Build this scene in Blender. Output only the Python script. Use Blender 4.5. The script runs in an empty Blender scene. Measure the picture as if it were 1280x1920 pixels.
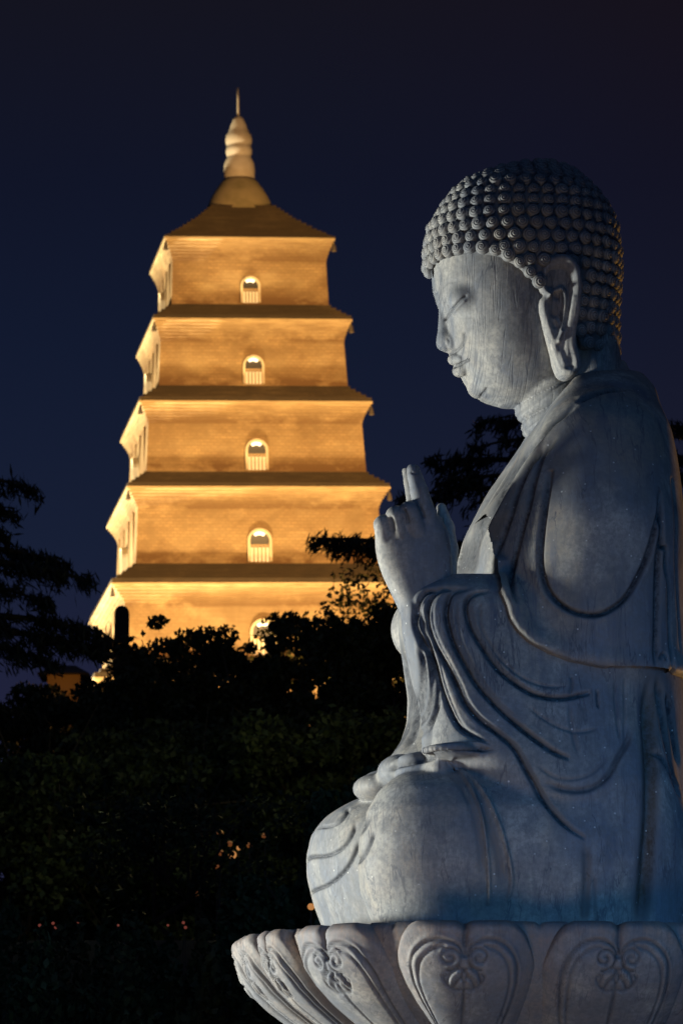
import bpy, math, random
import numpy as np
from mathutils import Vector

random.seed(7)
RNG = np.random.default_rng(7)
SC = bpy.context.scene
COL = SC.collection
PI = math.pi

# ------------------------------------------------------------------ camera
FPX = 8000.0                      # focal length in photo pixels (1280 x 1920)
PITCH = math.atan2(2250 - 960, FPX)
CAMZ = 1.6
SP, CP = math.sin(PITCH), math.cos(PITCH)
cd = bpy.data.cameras.new('camera')
cam = bpy.data.objects.new('camera', cd)
COL.objects.link(cam)
cam.location = (0, 0, CAMZ)
cam.rotation_euler = (PI / 2 + PITCH, 0, 0)
cd.sensor_fit = 'VERTICAL'
cd.sensor_height = 36.0
cd.sensor_width = 24.0
cd.lens = 36.0 * FPX / 1920.0
cd.clip_start = 0.5
cd.clip_end = 3000
cd.dof.use_dof = True
cd.dof.focus_distance = 15.7
cd.dof.aperture_fstop = 14.5
SC.camera = cam

# ------------------------------------------------------------------ view
SC.view_settings.view_transform = 'Standard'
SC.view_settings.look = 'None'
SC.view_settings.exposure = 0
SC.view_settings.gamma = 1
SC.cycles.use_denoising = True
SC.cycles.max_bounces = 5
SC.cycles.sample_clamp_indirect = 2.0

# ------------------------------------------------------------------ night sky
wd = bpy.data.worlds.new('World')
SC.world = wd
wd.use_nodes = True
nt = wd.node_tree
nt.nodes.clear()
wo = nt.nodes.new('ShaderNodeOutputWorld')
bg = nt.nodes.new('ShaderNodeBackground')
tc = nt.nodes.new('ShaderNodeTexCoord')
sep = nt.nodes.new('ShaderNodeSeparateXYZ')
rz = nt.nodes.new('ShaderNodeValToRGB')       # by height
rx = nt.nodes.new('ShaderNodeValToRGB')       # by bearing
mx = nt.nodes.new('ShaderNodeMix'); mx.data_type = 'RGBA'; mx.blend_type = 'MULTIPLY'
mx.inputs[0].default_value = 1.0
def ramp(node, stops):
    e = node.color_ramp.elements
    while len(e) > 1: e.remove(e[0])
    e[0].position = stops[0][0]; e[0].color = (*stops[0][1], 1)
    for p, c in stops[1:]:
        q = e.new(p); q.color = (*c, 1)
nt.links.new(tc.outputs['Generated'], sep.inputs[0])
nt.links.new(sep.outputs['Z'], rz.inputs[0])
ramp(rz, [(0.0, (.024, .026, .060)), (.115, (.0145, .0155, .040)), (.15, (.0088, .0135, .034)), (.20, (.0062, .0098, .0265)),
          (.235, (.0056, .0074, .0195)), (.28, (.0072, .0068, .0128)), (1.0, (.006, .007, .014))])
mr = nt.nodes.new('ShaderNodeMapRange')
mr.inputs['From Min'].default_value = -.09; mr.inputs['From Max'].default_value = .09
nt.links.new(sep.outputs['X'], mr.inputs['Value'])
nt.links.new(mr.outputs[0], rx.inputs[0])
ramp(rx, [(0.0, (.95, 1.0, 1.05)), (.45, (1, 1, 1)), (.75, (1.05, .93, .95)), (1.0, (1.15, .85, .78))])
nt.links.new(rz.outputs[0], mx.inputs[6]); nt.links.new(rx.outputs[0], mx.inputs[7])
nt.links.new(mx.outputs[2], bg.inputs['Color'])
bg.inputs['Strength'].default_value = 1.0
nt.links.new(bg.outputs[0], wo.inputs['Surface'])

# ------------------------------------------------------------------ lights
def lamp(name, kind, loc, target, energy, color, size=0.3, spot=60, blend=.4):
    ld = bpy.data.lights.new(name, kind)
    ld.energy = energy; ld.color = color
    if kind == 'SPOT':
        ld.spot_size = math.radians(spot); ld.spot_blend = blend; ld.shadow_soft_size = size
    elif kind == 'SUN':
        ld.angle = math.radians(size)
    else:
        ld.shadow_soft_size = size
    o = bpy.data.objects.new(name, ld)
    COL.objects.link(o)
    o.location = loc
    if target is not None:
        o.rotation_euler = (Vector(target) - Vector(loc)).to_track_quat('-Z', 'Y').to_euler()
    return o
LT = dict(
    glow=(.06, (.30, .52, 1.0)),
    blue=(330, (.12, .42, 1.0)),
    low_blue=(780, (.12, .46, 1.0)),
    front=(3500, (.98, 1.0, .90)),
    side=(210, (1.0, .76, .60)),
    back=(1100, (1.0, .50, .10)),
)
# the blue left over in the evening sky: very soft, from above the viewer
lamp('sky_glow_sun', 'SUN', (0, 0, 60), (3.5, 40, -8), LT['glow'][0], LT['glow'][1], size=100)

# ------------------------------------------------------------------ pixel -> world
def ray(px, py):
    a, b = px - 640.0, 960.0 - py
    return a, FPX * CP - b * SP, FPX * SP + b * CP
def at(px, py, Y):
    a, b, c = ray(px, py)
    t = Y / b
    return Vector((a * t, Y, CAMZ + c * t))

S = 0.002                         # metres per sculpting unit (about one photo pixel)
YAW = math.radians(7.0)
ANCH = at(985, 1735, 16.0)        # middle of the statue's seat
CY, SY = math.cos(YAW), math.sin(YAW)
def L(px, py, v=0.0):
    """statue coordinates (x, z) of a traced point that lies v units beside the statue's mid plane"""
    a, b, c = ray(px, py)
    # local y = (-sin*(X-ax) + cos*(Y-ay)) / S = v
    den = -SY * a + CY * b
    t = (v * S + (-SY) * ANCH.x + CY * ANCH.y) / den
    X, Y, Z = a * t - ANCH.x, b * t - ANCH.y, CAMZ + c * t - ANCH.z
    return (CY * X + SY * Y) / S, Z / S

lamp('floodlight_front', 'SPOT', (ANCH.x - 7.0, ANCH.y + .1, 2.0), (ANCH.x - .2, ANCH.y, ANCH.z + 1.2), *LT['front'], size=.45, spot=60)
lamp('floodlight_side', 'SPOT', (ANCH.x - 1.0, ANCH.y - 3.7, .2), (ANCH.x - .1, ANCH.y - .3, ANCH.z + 1.9), *LT['side'], size=1.3, spot=80, blend=1.0)
lamp('floodlight_back', 'SPOT', (ANCH.x + 4.0, ANCH.y + 5.0, .6), (ANCH.x, ANCH.y, ANCH.z + 1.6), *LT['back'], size=.15, spot=60)

lamp('high_blue_fill', 'SPOT', (ANCH.x + 1.5, ANCH.y - 13, 12), (ANCH.x, ANCH.y, ANCH.z + 1.0), *LT['blue'], size=3.0, spot=26)  # added fill: bluish light for the statue from high up

lamp('low_blue_fill', 'SPOT', (ANCH.x + 2.2, ANCH.y - 9, 3.2), (ANCH.x + .2, ANCH.y, ANCH.z + .15), *LT['low_blue'], size=1.2, spot=24, blend=1.0)  # added fill that turns the lower robe and petals blue

# ------------------------------------------------------------------ tagging and mesh helpers
def tag(o, label=None, cat=None, group=None, kind=None):
    if label: o['label'] = label
    if cat: o['category'] = cat
    if group: o['group'] = group
    if kind: o['kind'] = kind
    return o
def empty(name, loc=(0, 0, 0), rot=0.0):
    o = bpy.data.objects.new(name, None)
    o.empty_display_size = .2
    COL.objects.link(o); o.location = loc; o.rotation_euler = (0, 0, rot)
    return o
def np_mesh(name, V, Q, mat, parent=None, attrs=None, smooth=True, T=None):
    """link one mesh object from vertex and face arrays (Q quads, T triangles)"""
    me = bpy.data.meshes.new(name)
    V = np.asarray(V, np.float32)
    me.vertices.add(len(V)); me.vertices.foreach_set('co', V.ravel())
    nq = 0 if Q is None else len(Q); ntr = 0 if T is None else len(T)
    idx = []
    if nq: idx.append(np.asarray(Q, np.int32).ravel())
    if ntr: idx.append(np.asarray(T, np.int32).ravel())
    idx = np.concatenate(idx)
    me.loops.add(len(idx)); me.loops.foreach_set('vertex_index', idx)
    st = np.concatenate([np.arange(nq) * 4, nq * 4 + np.arange(ntr) * 3]).astype(np.int32)
    me.polygons.add(nq + ntr)
    me.polygons.foreach_set('loop_start', st)
    me.polygons.foreach_set('use_smooth', np.full(nq + ntr, smooth))
    if attrs:
        for k, a in attrs.items():
            at_ = me.attributes.new(k, 'FLOAT', 'POINT')
            at_.data.foreach_set('value', np.asarray(a, np.float32))
    me.update(calc_edges=True)
    me.validate()
    if mat: me.materials.append(mat)
    o = bpy.data.objects.new(name, me)
    COL.objects.link(o)
    if parent: o.parent = parent
    return o

# ------------------------------------------------------------------ node helper
class NT:
    def __init__(s, name):
        s.m = bpy.data.materials.new(name); s.m.use_nodes = True
        s.t = s.m.node_tree; s.t.nodes.clear()
        s.out = s.t.nodes.new('ShaderNodeOutputMaterial')
        s.b = s.t.nodes.new('ShaderNodeBsdfPrincipled')
        s.t.links.new(s.b.outputs[0], s.out.inputs[0])
    def n(s, typ, **kw):
        x = s.t.nodes.new(typ)
        for k, v in kw.items(): setattr(x, k, v)
        return x
    def l(s, a, b): s.t.links.new(a, b)
    def coords(s, scale=(1, 1, 1), kind='Object'):
        c = s.n('ShaderNodeTexCoord'); mp = s.n('ShaderNodeMapping')
        s.l(c.outputs[kind], mp.inputs[0]); mp.inputs['Scale'].default_value = scale
        return mp.outputs[0]
    def noise(s, vec, scale, detail=4, rough=.55, dist=0):
        x = s.n('ShaderNodeTexNoise'); s.l(vec, x.inputs['Vector'])
        x.inputs['Scale'].default_value = scale; x.inputs['Detail'].default_value = detail
        x.inputs['Roughness'].default_value = rough; x.inputs['Distortion'].default_value = dist
        return x.outputs['Fac']
    def rampf(s, fac, stops):
        x = s.n('ShaderNodeValToRGB'); s.l(fac, x.inputs[0]); ramp(x, [(p, c if isinstance(c, tuple) else (c, c, c)) for p, c in stops])
        return x.outputs[0]
    def mix(s, fac, a, b, mode='MIX'):
        x = s.n('ShaderNodeMix', data_type='RGBA', blend_type=mode)
        for sock, v in ((0, fac), (6, a), (7, b)):
            if hasattr(v, 'node'): s.l(v, x.inputs[sock])
            else: x.inputs[sock].default_value = v if sock == 0 else (*v, 1)
        return x.outputs[2]
    def math(s, op, a, b=None, clamp=False):
        x = s.n('ShaderNodeMath', operation=op); x.use_clamp = clamp
        for i, v in enumerate((a, b)):
            if v is None: continue
            if hasattr(v, 'node'): s.l(v, x.inputs[i])
            else: x.inputs[i].default_value = v
        return x.outputs[0]
    def attr(s, name):
        x = s.n('ShaderNodeAttribute', attribute_name=name); return x.outputs['Fac']
    def bump(s, h, strength=.3, dist=.01):
        x = s.n('ShaderNodeBump'); s.l(h, x.inputs['Height'])
        x.inputs['Strength'].default_value = strength; x.inputs['Distance'].default_value = dist
        s.l(x.outputs[0], s.b.inputs['Normal'])
    def set(s, color=None, rough=None, **kw):
        for k, v in (('Base Color', color), ('Roughness', rough)):
            if v is None: continue
            if hasattr(v, 'node'): s.l(v, s.b.inputs[k])
            else: s.b.inputs[k].default_value = (*v, 1) if k == 'Base Color' else v
        return s.m
# ================================================================== sculpting tools (signed distance -> mesh)
def grid(lo, hi, h):
    n = [int(math.ceil((hi[i] - lo[i]) / h)) + 1 for i in range(3)]
    ax = [np.float32(lo[i] + h * np.arange(n[i])) for i in range(3)]
    return ax[0][:, None, None], ax[1][None, :, None], ax[2][None, None, :]
def smin(a, b, k):
    h = np.clip(.5 + .5 * (b - a) / k, 0, 1)
    return b + (a - b) * h - k * h * (1 - h)
def smax(a, b, k): return -smin(-a, -b, k)
def smooth1(y, k):
    if k < 2: return y
    w = np.hanning(k + 2)[1:-1]; w /= w.sum()
    return np.convolve(np.pad(y, (k // 2, k - 1 - k // 2), mode='edge'), w, 'valid')
def table(rows):
    """rows (py, px_front, px_back, v_centre, half_width) -> arrays over z, in statue units"""
    out = []
    for py, pf, pb, vc, hw in rows:
        xf, z = L(pf, py, vc); xb, z2 = L(pb, py, vc)
        out.append((z, xf, xb, vc, hw))
    out.sort()
    a = np.array(out, float)
    zf = np.arange(a[0, 0], a[-1, 0] + .5, 1.0)
    cols = [np.interp(zf, a[:, 0], a[:, i]) for i in range(1, 5)]
    return zf, cols
def loft(G, rows, n=2.3, sm=25, cap=True):
    X, Y, Z = G
    zf, cols = table(rows)
    cols = [smooth1(c, sm) for c in cols]
    zz = Z.ravel()
    xf, xb, vc, hw = [np.interp(zz, zf, c).astype(np.float32)[None, None, :] for c in cols]
    xc = (xf + xb) / 2; a = np.maximum((xb - xf) / 2, 1.0); hw = np.maximum(hw, 1.0)
    qx = np.abs((X - xc) / a) + 1e-4; qy = np.abs((Y - vc) / hw) + 1e-4
    px1, py1 = qx ** (n - 1), qy ** (n - 1)
    rho = (px1 * qx + py1 * qy) ** (1.0 / n)
    g = np.sqrt((px1 / a) ** 2 + (py1 / hw) ** 2) * rho ** (1 - n)
    d = (rho - 1) / np.maximum(g, 1e-5)
    if cap:
        d = np.maximum(d, np.maximum(Z - zf[-1], zf[0] - Z))
    return d.astype(np.float32)
def P3(px, py, v):
    x, z = L(px, py, v); return np.array([x, v, z], np.float32)
def rcone(G, p, q, r1, r2):
    X, Y, Z = G
    d = q - p; l2 = float((d * d).sum()) + 1e-6
    t = np.clip(((X - p[0]) * d[0] + (Y - p[1]) * d[1] + (Z - p[2]) * d[2]) / l2, 0, 1)
    return np.sqrt((X - p[0] - t * d[0]) ** 2 + (Y - p[1] - t * d[1]) ** 2 + (Z - p[2] - t * d[2]) ** 2) - (r1 + t * (r2 - r1))
def chain(G, pts, k=0):
    """pts: (px, py, v, r) joined by tapered limbs"""
    out = None
    for a, b in zip(pts[:-1], pts[1:]):
        d = rcone(G, P3(*a[:3]), P3(*b[:3]), a[3], b[3])
        out = d if out is None else (smin(out, d, k) if k else np.minimum(out, d))
    return out
def ellip(G, c, r):
    X, Y, Z = G
    c = P3(*c)
    qx, qy, qz = (X - c[0]) / r[0], (Y - c[1]) / r[1], (Z - c[2]) / r[2]
    k0 = np.sqrt(qx * qx + qy * qy + qz * qz); k1 = np.sqrt((qx / r[0]) ** 2 + (qy / r[1]) ** 2 + (qz / r[2]) ** 2) + 1e-6
    return k0 * (k0 - 1) / k1
def poly_sd(x, z, P):
    """signed distance to a closed polygon, negative inside; x, z broadcastable arrays"""
    x, z = np.broadcast_arrays(x, z)
    d = np.full(x.shape, 1e9, np.float32); ins = np.zeros(x.shape, bool)
    n = len(P)
    for i in range(n):
        ax, az = P[i]; bx, bz = P[(i + 1) % n]
        ex, ez = bx - ax, bz - az
        wx, wz = x - ax, z - az
        t = np.clip((wx * ex + wz * ez) / (ex * ex + ez * ez + 1e-9), 0, 1)
        d = np.minimum(d, (wx - t * ex) ** 2 + (wz - t * ez) ** 2)
        c = (az > z) != (bz > z)
        if abs(ez) > 1e-9:
            ins ^= c & (x < ax + (z - az) / ez * ex)
    d = np.sqrt(d)
    return np.where(ins, -d, d)
def catmull(P, n=8, closed=False):
    P = [np.array(p, float) for p in P]
    if closed: P = [P[-1]] + P + [P[0], P[1]]
    else: P = [2 * P[0] - P[1]] + P + [2 * P[-1] - P[-2]]
    out = []
    for i in range(1, len(P) - 2):
        a, b, c, d = P[i - 1], P[i], P[i + 1], P[i + 2]
        for k in range(n):
            t = k / n
            out.append(.5 * ((2 * b) + (c - a) * t + (2 * a - 5 * b + 4 * c - d) * t * t + (3 * b - a - 3 * c + d) * t ** 3))
    if not closed: out.append(P[-2])
    return np.array(out)
def nets(G, F):
    """surface nets: one vertex per mixed cell, one quad per crossed edge"""
    X, Y, Z = [g.ravel() for g in G]
    F = np.ascontiguousarray(F, np.float32)
    S_ = F < 0
    c = np.zeros(tuple(s - 1 for s in F.shape), np.uint8)
    sl = [(i, j, k) for i in (0, 1) for j in (0, 1) for k in (0, 1)]
    nx, ny, nz = F.shape
    for i, j, k in sl: c += S_[i:nx - 1 + i, j:ny - 1 + j, k:nz - 1 + k]
    act = (c > 0) & (c < 8)
    I, J, K = np.nonzero(act)
    idm = np.full(act.shape, -1, np.int32); idm[I, J, K] = np.arange(len(I))
    vals = {s: F[I + s[0], J + s[1], K + s[2]] for s in sl}
    acc = np.zeros((len(I), 3), np.float32); cnt = np.zeros(len(I), np.float32)
    for a in sl:
        for ax in range(3):
            if a[ax]: continue
            b = tuple(1 if q == ax else a[q] for q in range(3))
            va, vb = vals[a], vals[b]
            m = (va < 0) != (vb < 0)
            t = np.where(m, va / np.where(m, va - vb, 1), 0)
            for q in range(3):
                acc[:, q] += np.where(m, (t if q == ax else a[q]), 0)
            cnt += m
    acc /= cnt[:, None]
    h = X[1] - X[0]
    V = np.stack([X[0] + h * (I + acc[:, 0]), Y[0] + h * (J + acc[:, 1]), Z[0] + h * (K + acc[:, 2])], 1)
    Q = []
    for ax in range(3):
        u, w = (ax + 1) % 3, (ax + 2) % 3
        s0 = [slice(None)] * 3; s1 = [slice(None)] * 3
        s0[ax] = slice(0, -1); s1[ax] = slice(1, None)
        a, b = S_[tuple(s0)], S_[tuple(s1)]
        e = np.argwhere(a != b)
        ok = (e[:, u] > 0) & (e[:, w] > 0) & (e[:, u] < F.shape[u] - 1) & (e[:, w] < F.shape[w] - 1)
        e = e[ok]
        flip = a[tuple(e.T)]
        quad = []
        for du, dw in ((1, 1), (0, 1), (0, 0), (1, 0)):
            q = e.copy(); q[:, u] -= du; q[:, w] -= dw
            quad.append(idm[tuple(q.T)])
        q = np.stack(quad, 1)
        q[~flip] = q[~flip][:, ::-1]
        Q.append(q)
    return V, np.concatenate(Q)
def relax(V, Q, it=2, f=.5):
    e = np.concatenate([Q[:, [0, 1]], Q[:, [1, 2]], Q[:, [2, 3]], Q[:, [3, 0]]])
    e = np.concatenate([e, e[:, ::-1]])
    n = len(V); cnt = np.bincount(e[:, 0], minlength=n).astype(np.float32)
    for k in range(it):
        W = np.stack([np.bincount(e[:, 0], weights=V[e[:, 1], q], minlength=n) for q in range(3)], 1) / np.maximum(cnt, 1)[:, None]
        V = V + (W - V) * (f if k % 2 == 0 else -f * .7)
    return V.astype(np.float32)
def subdiv(V, Q):
    n = len(V)
    e = np.stack([Q, np.roll(Q, -1, 1)], 2).reshape(-1, 2); es = np.sort(e, 1)
    key = es[:, 0].astype(np.int64) * n + es[:, 1]
    u, inv = np.unique(key, return_inverse=True)
    ev = (V[u // n] + V[u % n]) / 2
    fv = V[Q].mean(1)
    inv = inv.reshape(-1, 4) + n
    fc = n + len(u) + np.arange(len(Q))
    Q2 = np.concatenate([np.stack([Q[:, i], inv[:, i], fc, inv[:, (i + 3) % 4]], 1) for i in range(4)])
    return np.concatenate([V, ev, fv]).astype(np.float32), Q2
def normals(V, Q):
    n = np.cross(V[Q[:, 2]] - V[Q[:, 0]], V[Q[:, 3]] - V[Q[:, 1]])
    N = np.stack([np.bincount(Q.ravel(), weights=np.repeat(n[:, q], 4), minlength=len(V)) for q in range(3)], 1)
    return N / (np.linalg.norm(N, axis=1)[:, None] + 1e-9)
def seg_dist(x, z, P):
    """distance to a polyline, the signed side and the share of its length"""
    best = np.full(len(x), 1e9); side = np.zeros(len(x)); tt = np.zeros(len(x))
    ln = np.concatenate([[0], np.cumsum(np.hypot(*np.diff(P, axis=0).T))])
    for i in range(len(P) - 1):
        a, b = P[i], P[i + 1]; e = b - a; l = math.hypot(*e) + 1e-9
        wx, wz = x - a[0], z - a[1]
        t = np.clip((wx * e[0] + wz * e[1]) / (l * l), 0, 1)
        d = np.hypot(wx - t * e[0], wz - t * e[1])
        m = d < best
        best[m] = d[m]; side[m] = (wx * e[1] - wz * e[0])[m] / l; tt[m] = (ln[i] + t[m] * l) / ln[-1]
    return best, side, tt
def carve(V, N, crev, folds, nymax=.2):
    """press folds into the surface: each (points, v, depth, width, lip, lip_side). Positive depth cuts, negative raises"""
    disp = np.zeros(len(V))
    for pts, v, depth, wid, lip in folds:
        P = catmull([L(px, py, v) for px, py in pts], 4)
        m = np.nonzero((N[:, 1] < nymax) & (np.abs(V[:, 0] - P[:, 0].mean()) < np.ptp(P[:, 0]) / 2 + 6 * wid)
                       & (np.abs(V[:, 2] - P[:, 1].mean()) < np.ptp(P[:, 1]) / 2 + 6 * wid) & (V[:, 1] < v + 190))[0]
        d, s, t = seg_dist(V[m, 0], V[m, 2], P)
        fade = np.clip(np.minimum(t, 1 - t) * 8 + .15, 0, 1)
        g = np.exp(-(d / wid) ** 2)
        disp[m] -= depth * g * fade
        if lip:
            disp[m] += .45 * lip * np.exp(-((s * np.sign(lip) - 2.3 * wid) / (1.7 * wid)) ** 2) * fade * np.exp(-(d / (4.5 * wid)) ** 2) * np.sign(lip)
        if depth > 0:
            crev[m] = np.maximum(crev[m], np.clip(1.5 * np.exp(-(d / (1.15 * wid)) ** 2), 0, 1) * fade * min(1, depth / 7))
    return V + N * disp[:, None]
# ================================================================== stone
def stone(name, streak=.5, tint=(1, 1, 1), base=(.36, .352, .335), grime_shade=(.010, .014, .026), warm=.4, specks=True, inky=.6):
    m = NT(name)
    co = m.coords()
    big = m.noise(co, 2.2, 3)
    col = m.rampf(big, [(.30, tuple(.80 * b * t for b, t in zip(base, tint))), (.52, tuple(b * t for b, t in zip(base, tint))),
                        (.72, tuple(1.12 * b * t for b, t in zip(base, tint)))])
    blot = m.noise(co, 9, 5, .6)
    col = m.mix(m.rampf(blot, [(.42, 0.0), (.62, warm)]), col, (.34, .265, .20))
    cold = m.noise(m.coords((1.6, 1.6, 1.0)), 1.9, 4, .6)
    col = m.mix(m.rampf(cold, [(.46, 0.0), (.60, .8)]), col, (.17, .20, .26))
    # rain streaks: fine dark lines that run down the stone
    wob = m.coords((32, .8, 1.5))
    st = m.noise(wob, 1.6, 2.2, .5, .2)
    ln = m.math('ABSOLUTE', m.math('SUBTRACT', st, .5))
    line = m.rampf(ln, [(.0, 1.0), (.012, .75), (.03, 0.0)])
    brk = m.rampf(m.noise(m.coords((5, 5, 2.2)), 1.3, 2), [(.40, 0.0), (.60, 1.0)])
    col = m.mix(m.math('MULTIPLY', m.math('MULTIPLY', line, brk), streak), col, (.06, .07, .10))
    broad = m.rampf(m.noise(m.coords((14, 5, .6)), 1.2, 3, .6), [(.48, 0.0), (.66, 1.0)])
    col = m.mix(m.math('MULTIPLY', broad, .5 * streak ** 2), col, (.15, .18, .23))
    vs = m.noise(m.coords((9, 2.5, 1.6)), 1.5, 5, .6, .4)
    vein = m.rampf(m.math('ABSOLUTE', m.math('SUBTRACT', vs, .5)), [(.0, 1.0), (.008, .85), (.018, 0.0)])
    vbrk = m.rampf(m.noise(m.coords((4, 4, 3)), 1.1, 2), [(.42, 0.0), (.54, 1.0)])
    col = m.mix(m.math('MULTIPLY', m.math('MULTIPLY', vein, vbrk), .85), col, (.07, .08, .11))
    ink = m.rampf(m.noise(m.coords((10, 4, 1.2)), 1.4, 5, .65), [(.52, 0.0), (.60, .85), (.68, 1.0)])
    inkm = m.rampf(m.noise(co, 1.7, 3), [(.46, 0.0), (.62, 1.0)])
    col = m.mix(m.math('MULTIPLY', m.math('MULTIPLY', ink, inkm), inky), col, (.085, .11, .17))
    pal = m.rampf(m.noise(m.coords((3, 3, 1.6)), 1.5, 5, .6), [(.50, 0.0), (.64, .6)])
    col = m.mix(pal, col, (.52, .50, .46))
    # grime in the cuts, with the grooves' shade painted in
    wth = m.attr('weather')
    drip = m.rampf(m.noise(m.coords((34, 34, 3)), 1.0, 4, .6), [(.35, .25), (.65, 1.0)])
    col = m.mix(m.math('MULTIPLY', m.math('MULTIPLY', wth, drip), .8, True), col, (.33, .205, .135))
    brn = m.attr('brown_streak')
    col = m.mix(m.math('MULTIPLY', brn, .85, True), col, (.075, .048, .022))
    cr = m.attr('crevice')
    col = m.mix(m.math('MULTIPLY', cr, .94, True), col, grime_shade)
    fine = m.noise(co, 60, 4, .65)
    col = m.mix(m.rampf(fine, [(.36, .6), (.58, 0.0)]), col, (.17, .17, .18))
    if specks:
        vo = m.n('ShaderNodeTexVoronoi'); m.l(co, vo.inputs['Vector']); vo.inputs['Scale'].default_value = 27
        sp = m.rampf(vo.outputs['Distance'], [(.0, 1.0), (.07, .9), (.11, 0.0)])
        sel = m.n('ShaderNodeSeparateColor'); m.l(vo.outputs['Color'], sel.inputs[0])
        sp = m.math('MULTIPLY', sp, m.math('GREATER_THAN', sel.outputs[0], .5))
        col = m.mix(m.math('MULTIPLY', sp, .9), col, (.75, .75, .73))
    mid = m.noise(m.coords((1, 1, .6)), 26, 5, .65)
    col = m.mix(m.rampf(mid, [(.40, .45), (.56, 0.0)]), col, (.16, .17, .19))
    m.bump(m.math('ADD', m.math('MULTIPLY', fine, .6), m.math('MULTIPLY', line, -.6 * streak ** 2)), .35, .004)
    return m.set(col, .72)
M_FACE = stone('marble_streaked', 1.0, warm=.25, specks=False)
M_ROBE = stone('marble_robe', .27, inky=.85)
M_CAPE = stone('marble_cape', .22, inky=.7, base=(.275, .262, .24), warm=.4)
M_HAIR = stone('marble_hair', .1, base=(.33, .325, .305), warm=.5, specks=False, grime_shade=(.03, .04, .065))
M_EAR = stone('marble_ear', .5, base=(.42, .40, .37), warm=.25, specks=False)
M_PETAL = stone('marble_petal', .22, base=(.30, .30, .315), warm=.45, specks=False)

statue = empty('buddha_statue', ANCH, YAW)
tag(statue, 'grey marble seated Buddha statue in profile with a raised hand, on the lotus pedestal', 'statue')

# ================================================================== head
HAIR_ROWS = [(312, 985, 1035, 0, 22), (320, 958, 1060, 0, 55), (332, 908, 1078, 0, 92), (350, 868, 1098, 0, 120), (370, 846, 1118, 0, 137),
             (395, 829, 1136, 0, 150), (425, 811, 1146, 0, 159), (455, 804, 1151, 0, 164), (490, 803, 1153, 0, 166), (540, 806, 1151, 0, 165),
             (600, 815, 1148, 0, 158), (660, 830, 1150, 0, 140), (690, 840, 1150, 0, 130)]
EAR = [(1050, 476), (1063, 479), (1075, 489), (1085, 506), (1089, 534), (1088, 560), (1085, 585), (1079, 618), (1078, 646), (1084, 668), (1087, 684), (1083, 697), (1068, 705),
       (1053, 700), (1044, 682), (1036, 660), (1027, 636), (1019, 610), (1012, 580), (1012, 562), (1019, 552), (1012, 544), (1009, 525), (1012, 504), (1022, 488), (1034, 480)]
def hairline(px):
    return np.interp(px, [780, 797, 812, 832, 890, 930, 960, 985, 1003, 1025, 1045, 1062, 1085, 1170],
                     [506, 500, 486, 478, 481, 492, 511, 535, 553, 566, 572, 600, 655, 664])
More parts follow.
